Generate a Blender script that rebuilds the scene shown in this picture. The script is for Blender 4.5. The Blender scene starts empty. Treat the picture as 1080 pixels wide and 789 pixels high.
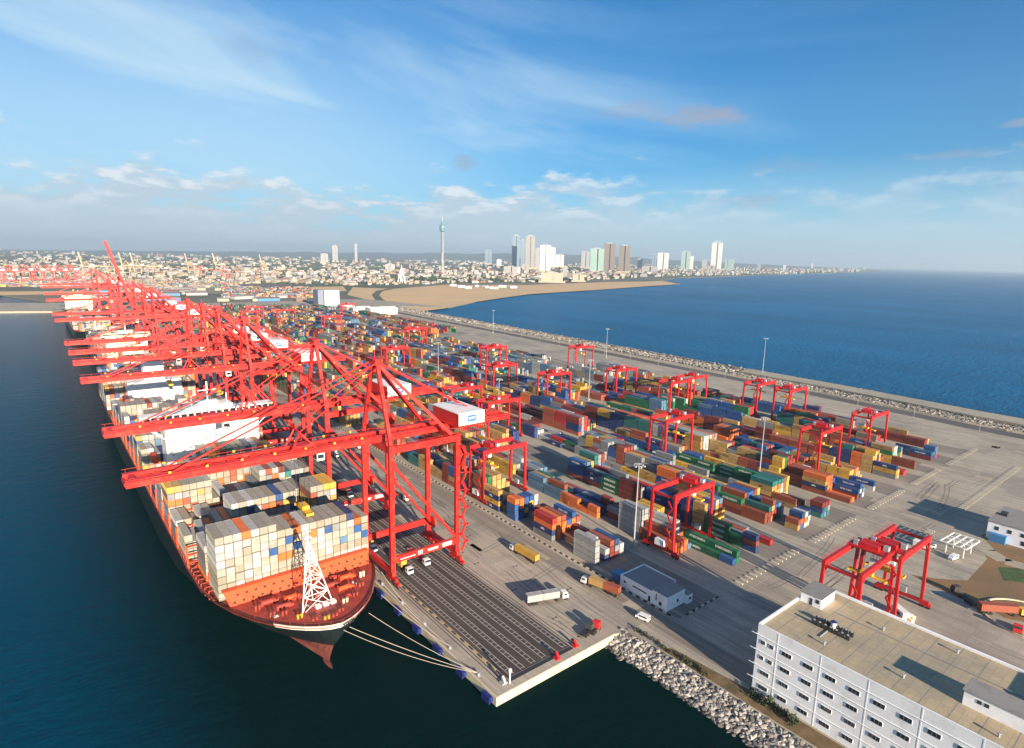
import bpy, math, random
import numpy as np
from mathutils import Vector, Matrix
from mathutils.bvhtree import BVHTree

SC = bpy.context.scene
R = math.radians
rnd = random.Random(7)

# ---------------------------------------------------------------- camera
F_PX, YAW, PITCH, ROLL = 635.68, R(38.6975), R(10.9019), R(1.3087)
CAM = np.array([-90.73, -116.77, 120.0])
_fw = np.array([math.sin(YAW)*math.cos(PITCH), math.cos(YAW)*math.cos(PITCH), -math.sin(PITCH)])
_r0 = np.array([math.cos(YAW), -math.sin(YAW), 0.0])
_u0 = np.cross(_r0, _fw)
_r = _r0*math.cos(ROLL)+_u0*math.sin(ROLL)
_u = -_r0*math.sin(ROLL)+_u0*math.cos(ROLL)
cd = bpy.data.cameras.new('camera')
cd.sensor_width = 36.0
cd.lens = F_PX/1080*36
cd.clip_start = 1.0
cd.clip_end = 90000
cam = bpy.data.objects.new('camera', cd)
SC.collection.objects.link(cam)
cam.matrix_world = Matrix(((_r[0], _u[0], -_fw[0], CAM[0]), (_r[1], _u[1], -_fw[1], CAM[1]), (_r[2], _u[2], -_fw[2], CAM[2]), (0, 0, 0, 1)))
SC.camera = cam

# ---------------------------------------------------------------- light
SUN_EL, SUN_AZ = R(14.5), R(188.5)      # azimuth of the sun measured from +Y towards +X
S = Vector((math.sin(SUN_AZ)*math.cos(SUN_EL), math.cos(SUN_AZ)*math.cos(SUN_EL), math.sin(SUN_EL)))
sl = bpy.data.lights.new('sun', 'SUN')
sl.energy = 5.0
sl.angle = R(0.55)
sl.color = (1.0, 0.82, 0.62)
sun = bpy.data.objects.new('sun', sl)
SC.collection.objects.link(sun)
sun.rotation_euler = S.to_track_quat('Z', 'Y').to_euler()
SC.view_settings.view_transform = 'Standard'
SC.view_settings.look = 'None'
SC.view_settings.gamma = 1.0
SC.view_settings.use_curve_mapping = False
SC.view_settings.exposure = 1.45
SC.cycles.max_bounces = 5
SC.cycles.volume_bounces = 0
SC.cycles.transparent_max_bounces = 4

W = bpy.data.worlds.new('World')
SC.world = W
W.use_nodes = True
def build_world():
    nt = W.node_tree
    N, L = nt.nodes, nt.links
    N.clear()
    def node(t, **k):
        n = N.new(t)
        for a, b in k.items():
            setattr(n, a, b)
        return n
    def math_(op, a, b=None, c=None, clamp=False):
        n = node('ShaderNodeMath', operation=op, use_clamp=clamp)
        for i, v in enumerate((a, b, c)):
            if v is None:
                continue
            if isinstance(v, (int, float)):
                n.inputs[i].default_value = v
            else:
                L.new(v, n.inputs[i])
        return n.outputs[0]
    def ramp(x, lo, hi, a=0.0, b=1.0):
        n = node('ShaderNodeMapRange', interpolation_type='SMOOTHSTEP')
        L.new(x, n.inputs[0])
        n.inputs[1].default_value = lo
        n.inputs[2].default_value = hi
        n.inputs[3].default_value = a
        n.inputs[4].default_value = b
        return n.outputs[0]
    def noise(v, scale, detail, rough=0.55, dist=0.0):
        n = node('ShaderNodeTexNoise')
        L.new(v, n.inputs['Vector'])
        n.inputs['Scale'].default_value = scale
        n.inputs['Detail'].default_value = detail
        n.inputs['Roughness'].default_value = rough
        n.inputs['Distortion'].default_value = dist
        return n.outputs[0]
    def comb(x, y, z):
        n = node('ShaderNodeCombineXYZ')
        for i, v in enumerate((x, y, z)):
            if isinstance(v, (int, float)):
                n.inputs[i].default_value = v
            else:
                L.new(v, n.inputs[i])
        return n.outputs[0]
    sky = node('ShaderNodeTexSky', sky_type='NISHITA')
    sky.sun_disc = False
    sky.sun_elevation = SUN_EL
    sky.sun_rotation = SUN_AZ
    sky.altitude = 100
    sky.air_density = 1.0
    sky.dust_density = 0.6
    sky.ozone_density = 3.2
    tc = node('ShaderNodeTexCoord')
    sep = node('ShaderNodeSeparateXYZ')
    L.new(tc.outputs['Generated'], sep.inputs[0])
    x, y, z = sep.outputs
    az = math_('ARCTAN2', x, y)
    el = math_('ARCSINE', z)
    zz = math_('MAXIMUM', z, 0.0)
    den = math_('ADD', zz, 0.10)
    # high thin streaks falling gently towards the sea
    ca_ = math_('ADD', math_('MULTIPLY', az, 1.7), math_('MULTIPLY', el, 1.2))
    cb_ = math_('ADD', math_('MULTIPLY', el, 8.5), math_('MULTIPLY', az, 1.25))
    n1 = noise(comb(ca_, math_('MULTIPLY', cb_, 0.8), 4.1), 0.95, 8, 0.55, 1.1)
    n1b = noise(comb(ca_, cb_, 9.7), 0.55, 3, 0.5, 0.3)
    left = ramp(az, 0.55, 1.25, 1.0, 0.38)
    cir = math_('MULTIPLY', ramp(n1, 0.22, 0.80), ramp(n1b, 0.34, 0.62, 0.25, 1.0))
    cir = math_('MULTIPLY', cir, math_('MULTIPLY', math_('MULTIPLY', left, ramp(el, 0.45, 0.28, 0.45, 1.0)), ramp(el, 0.03, 0.12, 0.25, 0.95)))
    veil = math_('MULTIPLY', math_('MULTIPLY', ramp(el, 0.46, 0.10), ramp(az, 0.25, 0.95, 1.0, 0.18)), math_('ADD', 0.48, math_('MULTIPLY', n1, 0.42)))
    veil = math_('MAXIMUM', veil, ramp(el, 0.20, 0.03, 0.0, 0.60))
    cir = math_('MAXIMUM', cir, veil)
    # grey bank with bright tops low over the land, thinning out over the sea
    cb = comb(math_('MULTIPLY', az, 8.0), math_('MULTIPLY', el, 24.0), 0.4)
    n2 = noise(cb, 1.35, 8, 0.60, 0.2)
    bank = math_('ADD', n2, math_('MULTIPLY', math_('SUBTRACT', 0.088, el), 3.2))
    side = ramp(az, 1.15, 0.55, 0.30, 0.86)
    cum = math_('MULTIPLY', ramp(bank, 0.40, 0.56), side)
    n2b = noise(comb(math_('MULTIPLY', az, 8.0), math_('ADD', math_('MULTIPLY', el, 24.0), 0.30), 0.4), 1.35, 8, 0.60, 0.2)
    rim = math_('MULTIPLY', ramp(math_('SUBTRACT', n2, n2b), -0.02, 0.13), ramp(el, 0.04, 0.09, 0.2, 1.0))
    # three small lone clouds
    lone = None
    for (ax, ex, sx, sy, k) in ((0.955, 0.212, 0.060, 0.017, 0.80), (0.855, 0.221, 0.075, 0.014, 0.36), (0.593, 0.143, 0.020, 0.012, 0.5), (1.345, 0.175, 0.022, 0.005, 0.6), (1.287, 0.143, 0.045, 0.006, 0.4), (0.28, 0.281, 0.045, 0.022, 0.22), (1.03, 0.092, 0.05, 0.010, 0.3), (1.08, 0.139, 0.05, 0.012, 0.25)):
        dx = math_('DIVIDE', math_('SUBTRACT', az, ax), sx)
        dy = math_('DIVIDE', math_('SUBTRACT', el, ex), sy)
        r2 = math_('SQRT', math_('ADD', math_('MULTIPLY', dx, dx), math_('MULTIPLY', dy, dy)))
        rr = math_('ADD', r2, math_('MULTIPLY', math_('SUBTRACT', noise(comb(math_('MULTIPLY', az, 14.0), math_('MULTIPLY', el, 34.0), 5.0), 1.6, 6, 0.62), 0.5), 2.6))
        b = math_('MULTIPLY', ramp(rr, 1.35, 0.15), k)
        lone = b if lone is None else math_('MAXIMUM', lone, b)
    def mix(fac, a, b):
        n = node('ShaderNodeMix', data_type='RGBA', blend_type='MIX')
        if isinstance(fac, (int, float)):
            n.inputs[0].default_value = fac
        else:
            L.new(fac, n.inputs[0])
        for i, vv_ in ((6, a), (7, b)):
            if isinstance(vv_, tuple):
                n.inputs[i].default_value = (*vv_, 1)
            else:
                L.new(vv_, n.inputs[i])
        return n.outputs[2]
    hs = node('ShaderNodeHueSaturation')
    hs.inputs['Hue'].default_value = SKY_HUE
    hs.inputs['Saturation'].default_value = SKY_SAT
    hs.inputs['Value'].default_value = SKY_VAL
    L.new(sky.outputs[0], hs.inputs['Color'])
    tint = node('ShaderNodeVectorMath', operation='MULTIPLY')
    L.new(hs.outputs[0], tint.inputs[0])
    tint.inputs[1].default_value = SKY_TINT
    c = mix(cir, tint.outputs[0], CLOUD_HI)
    cumc = mix(rim, CLOUD_GREY, CLOUD_WHITE)
    c = mix(cum, c, cumc)
    c = mix(lone, c, CLOUD_LONE)
    bg = node('ShaderNodeBackground')
    bg.inputs[1].default_value = SKY_STR
    L.new(c, bg.inputs[0])
    out = node('ShaderNodeOutputWorld')
    L.new(bg.outputs[0], out.inputs[0])
HAZE = 6.0e-5
SKY_STR = 0.058
SKY_HUE, SKY_SAT, SKY_VAL = 0.5, 1.0, 1.0
SKY_TINT = (0.04, 0.62, 0.94)
CLOUD_HI = (3.9, 5.3, 6.1)
CLOUD_GREY = (3.6, 4.35, 5.0)
CLOUD_WHITE = (5.6, 5.9, 6.1)
CLOUD_LONE = (2.3, 2.6, 3.4)
build_world()

# ---------------------------------------------------------------- helpers
def at(px, py, z=0.0):
    """the ground point (height z) seen at a pixel of the 1080 x 789 photograph"""
    d = _fw*F_PX+_r*(px-540)+_u*(394.5-py)
    t = (z-CAM[2])/d[2]
    p = CAM+t*d
    return float(p[0]), float(p[1])
def at_dist(px, dist):
    """the ground point in the direction of a pixel column near the horizon, at a distance"""
    yh = 270.3+0.0226*(px-467)
    d = _fw*F_PX+_r*(px-540)+_u*(394.5-yh)
    h = math.hypot(d[0], d[1])
    return CAM[0]+d[0]/h*dist, CAM[1]+d[1]/h*dist
def px_of(P):
    d = np.asarray(P)-CAM
    w = d@_fw
    return 540+F_PX*(d@_r)/w, 394.5-F_PX*(d@_u)/w
def depth_of(x, y, z=0):
    return float((np.array([x, y, z])-CAM)@_fw)

class MB:
    """collects shapes for one mesh"""
    def __init__(s):
        s.v, s.f, s.c = [], [], []
        s.col = None
    def face(s, pts):
        n = len(s.v)
        s.v.extend(pts)
        s.f.append(tuple(range(n, n+len(pts))))
        s.c.append(s.col)
    def raw(s, vs, fs):
        n = len(s.v)
        s.v.extend(vs)
        for f in fs:
            s.f.append(tuple(i+n for i in f))
            s.c.append(s.col)
    def box(s, x0, x1, y0, y1, z0, z1, rot=None):
        vs = [(x, y, z) for z in (z0, z1) for y in (y0, y1) for x in (x0, x1)]
        if rot:
            cx, cy, a = rot
            ca, sa = math.cos(a), math.sin(a)
            vs = [(cx+(x-cx)*ca-(y-cy)*sa, cy+(x-cx)*sa+(y-cy)*ca, z) for x, y, z in vs]
        s.raw(vs, [(0, 2, 3, 1), (4, 5, 7, 6), (0, 1, 5, 4), (2, 6, 7, 3), (0, 4, 6, 2), (1, 3, 7, 5)])
    def cbox(s, cx, cy, z0, sx, sy, sz):
        s.box(cx-sx/2, cx+sx/2, cy-sy/2, cy+sy/2, z0, z0+sz)
    def beam(s, a, b, w, h=None, up=(0, 0, 1)):
        h = h or w
        a, b = Vector(a), Vector(b)
        d = (b-a).normalized()
        u = Vector(up)
        if abs(d.dot(u)) > 0.98:
            u = Vector((0, 1, 0))
        sx = d.cross(u).normalized()*(w/2)
        sz = sx.cross(d).normalized()*(h/2)
        vs = [tuple(p+i*sx+j*sz) for p in (a, b) for i, j in ((-1, -1), (1, -1), (1, 1), (-1, 1))]
        s.raw(vs, [(3, 2, 1, 0), (4, 5, 6, 7), (0, 1, 5, 4), (1, 2, 6, 5), (2, 3, 7, 6), (3, 0, 4, 7)])
    def tube(s, a, b, r, n=8, r2=None):
        r2 = r if r2 is None else r2
        a, b = Vector(a), Vector(b)
        d = (b-a).normalized()
        u = Vector((0, 0, 1)) if abs(d.z) < 0.9 else Vector((1, 0, 0))
        sx = d.cross(u).normalized()
        sy = d.cross(sx)
        vs = [tuple(p+sx*q*math.cos(2*math.pi*k/n)+sy*q*math.sin(2*math.pi*k/n)) for p, q in ((a, r), (b, r2)) for k in range(n)]
        fs = [(k, (k+1) % n, n+(k+1) % n, n+k) for k in range(n)]
        fs += [tuple(range(n-1, -1, -1)), tuple(range(n, 2*n))]
        s.raw(vs, fs)
    def prism(s, poly, z0, z1):
        n = len(poly)
        vs = [(x, y, z0) for x, y in poly]+[(x, y, z1) for x, y in poly]
        fs = [(k, (k+1) % n, n+(k+1) % n, n+k) for k in range(n)]
        fs += [tuple(range(n-1, -1, -1)), tuple(range(n, 2*n))]
        s.raw(vs, fs)
    def build(s, name, mat, parent=None, loc=None, link=True):
        me = bpy.data.meshes.new(name)
        me.from_pydata([tuple(map(float, p)) for p in s.v], [], s.f)
        if any(c is not None for c in s.c):
            at_ = me.color_attributes.new('paint', 'FLOAT_COLOR', 'CORNER')
            arr = np.repeat(np.array([(*(c or (.5, .5, .5)), 1.0) for c in s.c], np.float32), [len(f) for f in s.f], axis=0)
            at_.data.foreach_set('color', arr.ravel())
        me.materials.append(mat)
        me.update()
        o = bpy.data.objects.new(name, me)
        if loc is not None:
            o.location = loc
        if parent is not None:
            o.parent = parent
        SC.collection.objects.link(o)
        return o

def tag(o, label=None, cat=None, group=None, kind=None):
    if label: o['label'] = label
    if cat: o['category'] = cat
    if group: o['group'] = group
    if kind: o['kind'] = kind
    return o
def empty(name, loc, label=None, cat=None, group=None, rz=0.0):
    o = bpy.data.objects.new(name, None)
    o.location = loc
    o.rotation_euler = (0, 0, rz)
    o.empty_display_size = 2
    SC.collection.objects.link(o)
    return tag(o, label, cat, group)
KIDS = {}
def copy_tree(o, parent=None):
    c = o.copy()
    SC.collection.objects.link(c)
    c.parent = parent
    for ch in o.children:
        copy_tree(ch, c)
    return c
def dup(o, loc, label, rz=None, group=None):
    c = copy_tree(o)
    c.location = loc
    if rz is not None: c.rotation_euler = (0, 0, rz)
    c['label'] = label
    if group: c['group'] = group
    return c
ORD = ['first', 'second', 'third', 'fourth', 'fifth', 'sixth', 'seventh', 'eighth', 'ninth', 'tenth', 'eleventh', 'twelfth', 'thirteenth', 'fourteenth', 'fifteenth', 'sixteenth',
       'seventeenth', 'eighteenth', 'nineteenth', 'twentieth', 'twenty-first', 'twenty-second', 'twenty-third', 'twenty-fourth', 'twenty-fifth', 'twenty-sixth']

# ---------------------------------------------------------------- materials
def material(name, base, rough=0.6, metal=0.0, var=0.0, vscale=0.3, dirt=None, dirt_amt=0.0, dirt_scale=0.05, bump=0.0, bscale=1.0, spec=0.4, attr=False, emit=None, coord='Object', stretch=(1, 1, 1)):
    m = bpy.data.materials.new(name)
    m.use_nodes = True
    nt = m.node_tree
    N, L = nt.nodes, nt.links
    b = N['Principled BSDF']
    b.inputs['Roughness'].default_value = rough
    b.inputs['Metallic'].default_value = metal
    b.inputs['Specular IOR Level'].default_value = spec
    tc = N.new('ShaderNodeTexCoord')
    mp = N.new('ShaderNodeMapping')
    mp.inputs['Scale'].default_value = stretch
    L.new(tc.outputs[coord], mp.inputs[0])
    V = mp.outputs[0]
    if attr:
        a = N.new('ShaderNodeAttribute')
        a.attribute_name = 'paint'
        col = a.outputs['Color']
    else:
        rgb = N.new('ShaderNodeRGB')
        rgb.outputs[0].default_value = (*base, 1)
        col = rgb.outputs[0]
    def noise(scale, detail=5, rough_=0.6):
        n = N.new('ShaderNodeTexNoise')
        L.new(V, n.inputs['Vector'])
        n.inputs['Scale'].default_value = scale
        n.inputs['Detail'].default_value = detail
        n.inputs['Roughness'].default_value = rough_
        return n.outputs[0]
    if var > 0:
        mr = N.new('ShaderNodeMapRange')
        L.new(noise(vscale), mr.inputs[0])
        mr.inputs[1].default_value = 0.25
        mr.inputs[2].default_value = 0.75
        mr.inputs[3].default_value = 1-var
        mr.inputs[4].default_value = 1+var
        oi = N.new('ShaderNodeObjectInfo')
        r2 = N.new('ShaderNodeMapRange')
        L.new(oi.outputs['Random'], r2.inputs[0])
        r2.inputs[3].default_value = 1-var*0.5
        r2.inputs[4].default_value = 1+var*0.5
        mm = N.new('ShaderNodeMath')
        mm.operation = 'MULTIPLY'
        L.new(mr.outputs[0], mm.inputs[0])
        L.new(r2.outputs[0], mm.inputs[1])
        mx = N.new('ShaderNodeVectorMath')
        mx.operation = 'SCALE'
        L.new(col, mx.inputs[0])
        L.new(mm.outputs[0], mx.inputs['Scale'])
        col = mx.outputs[0]
    if dirt is not None:
        mr = N.new('ShaderNodeMapRange')
        mr.interpolation_type = 'SMOOTHSTEP'
        L.new(noise(dirt_scale, 6, 0.65), mr.inputs[0])
        mr.inputs[1].default_value = 0.48
        mr.inputs[2].default_value = 0.68
        mr.inputs[4].default_value = dirt_amt
        mx = N.new('ShaderNodeMix')
        mx.data_type = 'RGBA'
        L.new(mr.outputs[0], mx.inputs[0])
        L.new(col, mx.inputs[6])
        mx.inputs[7].default_value = (*dirt, 1)
        col = mx.outputs[2]
    L.new(col, b.inputs['Base Color'])
    if bump > 0:
        bp = N.new('ShaderNodeBump')
        bp.inputs['Strength'].default_value = bump
        bp.inputs['Distance'].default_value = 0.3
        L.new(noise(bscale, 4), bp.inputs['Height'])
        L.new(bp.outputs[0], b.inputs['Normal'])
    if emit:
        b.inputs['Emission Color'].default_value = (*emit, 1)
        b.inputs['Emission Strength'].default_value = 1
    return m
M = {}
M['red'] = material('crane_red', (0.53, 0.013, 0.010), 0.5, var=0.24, vscale=0.12, dirt=(0.26, 0.05, 0.03), dirt_amt=0.7, dirt_scale=0.35)
M['red2'] = material('yard_crane_red', (0.45, 0.012, 0.014), 0.45, var=0.15, vscale=0.3, dirt=(0.25, 0.03, 0.03), dirt_amt=0.5, dirt_scale=0.4)
M['white'] = material('white_paint', (0.78, 0.78, 0.76), 0.5, var=0.05, dirt=(0.5, 0.46, 0.4), dirt_amt=0.35, dirt_scale=0.3)
M['logo_blue'] = material('logo_blue', (0.03, 0.13, 0.40), 0.5, var=0.05)
M['text_white'] = material('lettering_white', (0.8, 0.8, 0.78), 0.5, var=0.04)
M['text_dark'] = material('lettering_dark', (0.02, 0.02, 0.03), 0.5, var=0.04)
M['yellow'] = material('machine_yellow', (0.75, 0.42, 0.03), 0.5, var=0.15, dirt=(0.2, 0.12, 0.03), dirt_amt=0.5, dirt_scale=0.6)
M['dark'] = material('dark_steel', (0.035, 0.035, 0.04), 0.6, var=0.3)
M['rubber'] = material('rubber', (0.02, 0.02, 0.02), 0.85, var=0.2)
M['grey'] = material('grey_steel', (0.32, 0.34, 0.36), 0.5, var=0.12)
M['rope'] = material('rope', (0.42, 0.37, 0.31), 0.8, var=0.15)
M['glass'] = material('dark_glass', (0.02, 0.03, 0.04), 0.08, var=0.3, vscale=0.5, spec=0.8)
M['container'] = material('container_paint', (0, 0, 0), 0.55, attr=True, var=0.13, vscale=0.55, dirt=(0.16, 0.10, 0.07), dirt_amt=0.35, dirt_scale=0.5, coord='Object')
M['paint'] = material('vehicle_paint', (0, 0, 0), 0.4, attr=True, var=0.06)
M['deck_red'] = material('forecastle_deck_red', (0.36, 0.045, 0.030), 0.6, var=0.25, vscale=0.2, dirt=(0.12, 0.03, 0.03), dirt_amt=0.6, dirt_scale=0.25)
M['gangway'] = material('gangway', (0.30, 0.05, 0.03), 0.6, var=0.2)
M['hullpaint'] = material('hull_paint', (0, 0, 0), 0.38, attr=True, var=0.15, vscale=0.08, dirt=(0.03, 0.03, 0.03), dirt_amt=0.35, dirt_scale=0.1)
M['ship_orange'] = material('ship_orange', (0.60, 0.075, 0.018), 0.5, var=0.15, dirt=(0.45, 0.07, 0.03), dirt_amt=0.4, dirt_scale=0.3)
M['hull_dark'] = material('hull_dark', (0.010, 0.022, 0.022), 0.35, var=0.2, vscale=0.08, dirt=(0.03, 0.03, 0.03), dirt_amt=0.5, dirt_scale=0.1)
M['hull_blue'] = material('hull_blue', (0.02, 0.05, 0.09), 0.4, var=0.2, vscale=0.08)
M['boot'] = material('boot_topping', (0.20, 0.055, 0.045), 0.6, var=0.15, vscale=0.1, dirt=(0.30, 0.12, 0.10), dirt_amt=0.5, dirt_scale=0.12)
M['ship_white'] = material('ship_white', (0.80, 0.79, 0.74), 0.45, var=0.05, dirt=(0.55, 0.45, 0.34), dirt_amt=0.3, dirt_scale=0.2)
M['ship_cream'] = material('ship_cream', (0.78, 0.70, 0.48), 0.45, var=0.06, dirt=(0.5, 0.4, 0.25), dirt_amt=0.3, dirt_scale=0.2)
M['fender'] = material('fender_blue', (0.010, 0.022, 0.16), 0.6, var=0.25, vscale=0.8)
M['kerb'] = material('kerb_paint', (0, 0, 0), 0.75, attr=True, var=0.15, vscale=1.2, dirt=(0.18, 0.14, 0.1), dirt_amt=0.5, dirt_scale=1.0)
M['line'] = material('line_paint', (0.42, 0.40, 0.36), 0.8, var=0.2, vscale=1.5, dirt=(0.2, 0.18, 0.16), dirt_amt=0.7, dirt_scale=0.9)
M['bwall'] = material('building_white', (0.84, 0.86, 0.88), 0.7, var=0.04, vscale=0.15, dirt=(0.50, 0.50, 0.50), dirt_amt=0.35, dirt_scale=0.25)
M['broof'] = material('grey_roof', (0.25, 0.24, 0.23), 0.8, var=0.15, vscale=0.3, dirt=(0.14, 0.13, 0.12), dirt_amt=0.5, dirt_scale=0.3)
M['blue'] = material('blue_sheet', (0.05, 0.20, 0.42), 0.5, var=0.1)
M['rock'] = material('rock', (0, 0, 0), 0.9, attr=True, var=0.25, vscale=0.9)
M['leaf'] = material('leaf', (0, 0, 0), 0.9, attr=True, var=0.35, vscale=0.05)
M['grass'] = material('dry_grass', (0.15, 0.10, 0.05), 0.95, var=0.5, vscale=0.25, dirt=(0.07, 0.07, 0.03), dirt_amt=0.8, dirt_scale=0.2)
M['concrete_wall'] = material('quay_wall_concrete', (0.60, 0.52, 0.36), 0.8, var=0.1, vscale=0.3, dirt=(0.30, 0.25, 0.18), dirt_amt=0.4, dirt_scale=0.25)

def ground_mat(name, base, patch=None, patch_amt=0.5, patch_scale=0.02, slab=None, slab_col=0.7, streak=0.0, streak_dir=1, fine=0.12, rough=0.85, stain=(0.06, 0.05, 0.045), stain_amt=0.35):
    """ground surface: broad patches, fine grain, optional slab joints, tyre wear along the lanes"""
    m = bpy.data.materials.new(name)
    m.use_nodes = True
    nt = m.node_tree
    N, L = nt.nodes, nt.links
    b = N['Principled BSDF']
    b.inputs['Roughness'].default_value = rough
    b.inputs['Specular IOR Level'].default_value = 0.25
    geo = N.new('ShaderNodeNewGeometry')
    P = geo.outputs['Position']
    def noise(scale, detail=5, rough_=0.6, sc=(1, 1, 1)):
        mp = N.new('ShaderNodeMapping')
        mp.inputs['Scale'].default_value = sc
        L.new(P, mp.inputs[0])
        n = N.new('ShaderNodeTexNoise')
        L.new(mp.outputs[0], n.inputs['Vector'])
        n.inputs['Scale'].default_value = scale
        n.inputs['Detail'].default_value = detail
        n.inputs['Roughness'].default_value = rough_
        return n.outputs[0]
    def ramp(x, lo, hi, a, c):
        mr = N.new('ShaderNodeMapRange')
        mr.interpolation_type = 'SMOOTHSTEP'
        L.new(x, mr.inputs[0])
        for i, v in enumerate((lo, hi, a, c)):
            mr.inputs[i+1].default_value = v
        return mr.outputs[0]
    def mixc(f, a, c):
        mx = N.new('ShaderNodeMix')
        mx.data_type = 'RGBA'
        L.new(f, mx.inputs[0])
        for i, v in ((6, a), (7, c)):
            if isinstance(v, tuple): mx.inputs[i].default_value = (*v, 1)
            else: L.new(v, mx.inputs[i])
        return mx.outputs[2]
    def scale(c, f):
        mx = N.new('ShaderNodeVectorMath')
        mx.operation = 'SCALE'
        L.new(c, mx.inputs[0])
        L.new(f, mx.inputs['Scale'])
        return mx.outputs[0]
    rgb = N.new('ShaderNodeRGB')
    rgb.outputs[0].default_value = (*base, 1)
    c = rgb.outputs[0]
    if patch:
        c = mixc(ramp(noise(patch_scale, 4, 0.55), 0.42, 0.62, 0, patch_amt), c, patch)
    c = mixc(ramp(noise(0.11, 6, 0.7), 0.55, 0.78, 0, stain_amt), c, stain)
    if streak:
        sc = (1, 0.03, 1) if streak_dir else (0.03, 1, 1)
        c = scale(c, ramp(noise(0.9, 4, 0.6, sc), 0.3, 0.7, 1-streak, 1+streak*0.6))
    c = scale(c, ramp(noise(1.7, 5, 0.65), 0.2, 0.8, 1-fine, 1+fine))
    if slab:
        br = N.new('ShaderNodeTexBrick')
        L.new(P, br.inputs['Vector'])
        br.offset = 0.0
        br.inputs['Scale'].default_value = 1.0
        br.inputs['Brick Width'].default_value = slab
        br.inputs['Row Height'].default_value = slab
        br.inputs['Mortar Size'].default_value = 0.10
        br.inputs['Color1'].default_value = (1, 1, 1, 1)
        br.inputs['Color2'].default_value = (0.88, 0.88, 0.90, 1)
        br.inputs['Mortar'].default_value = (slab_col, slab_col, slab_col, 1)
        mx = N.new('ShaderNodeVectorMath')
        mx.operation = 'MULTIPLY'
        L.new(c, mx.inputs[0])
        L.new(br.outputs[0], mx.inputs[1])
        c = mx.outputs[0]
    L.new(c, b.inputs['Base Color'])
    return m
M['apron'] = ground_mat('apron_concrete', (0.42, 0.37, 0.295), (0.29, 0.26, 0.22), 0.8, 0.025, slab=6.0, slab_col=0.86, streak=0.22, fine=0.14, stain=(0.13, 0.115, 0.10), stain_amt=0.55)
M['asphalt_deck'] = ground_mat('deck_asphalt', (0.072, 0.063, 0.057), (0.095, 0.083, 0.075), 0.5, 0.03, streak=0.25, fine=0.12, stain=(0.03, 0.03, 0.03))
M['asphalt_yard'] = ground_mat('yard_asphalt', (0.20, 0.18, 0.16), (0.28, 0.245, 0.205), 0.6, 0.03, streak=0.2, fine=0.15)
M['concrete_light'] = ground_mat('light_concrete', (0.40, 0.36, 0.28), (0.31, 0.28, 0.235), 0.5, 0.02, slab=5.0, slab_col=0.8, streak=0.15)
M['road'] = ground_mat('road_asphalt', (0.11, 0.10, 0.10), (0.16, 0.145, 0.13), 0.5, 0.01, streak=0.2)
M['dirt'] = ground_mat('bare_soil', (0.24, 0.145, 0.075), (0.17, 0.12, 0.07), 0.7, 0.04, fine=0.25, stain=(0.10, 0.09, 0.04), stain_amt=0.5)
M['apron_lane'] = ground_mat('apron_lane', (0.27, 0.235, 0.19), (0.22, 0.19, 0.16), 0.6, 0.02, streak=0.25, fine=0.12)
M['green_grey'] = ground_mat('reclaimed_clay', (0.22, 0.22, 0.17), (0.30, 0.26, 0.18), 0.6, 0.01)
M['sand'] = ground_mat('sand', (0.62, 0.42, 0.22), (0.52, 0.38, 0.22), 0.7, 0.004, fine=0.12, stain=(0.30, 0.24, 0.16), stain_amt=0.5)
M['land'] = ground_mat('city_ground', (0.16, 0.15, 0.115), (0.07, 0.085, 0.05), 0.8, 0.0016, fine=0.3, stain=(0.26, 0.23, 0.18), stain_amt=0.6)
M['roof_tan'] = ground_mat('roof_tiles', (0.45, 0.365, 0.24), (0.34, 0.30, 0.225), 0.8, 0.06, slab=2.2, slab_col=0.82, fine=0.10, stain=(0.22, 0.19, 0.15), stain_amt=0.5)
M['hill'] = ground_mat('far_hills', (0.09, 0.115, 0.10), (0.13, 0.14, 0.11), 0.7, 0.0006, fine=0.2)

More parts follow.
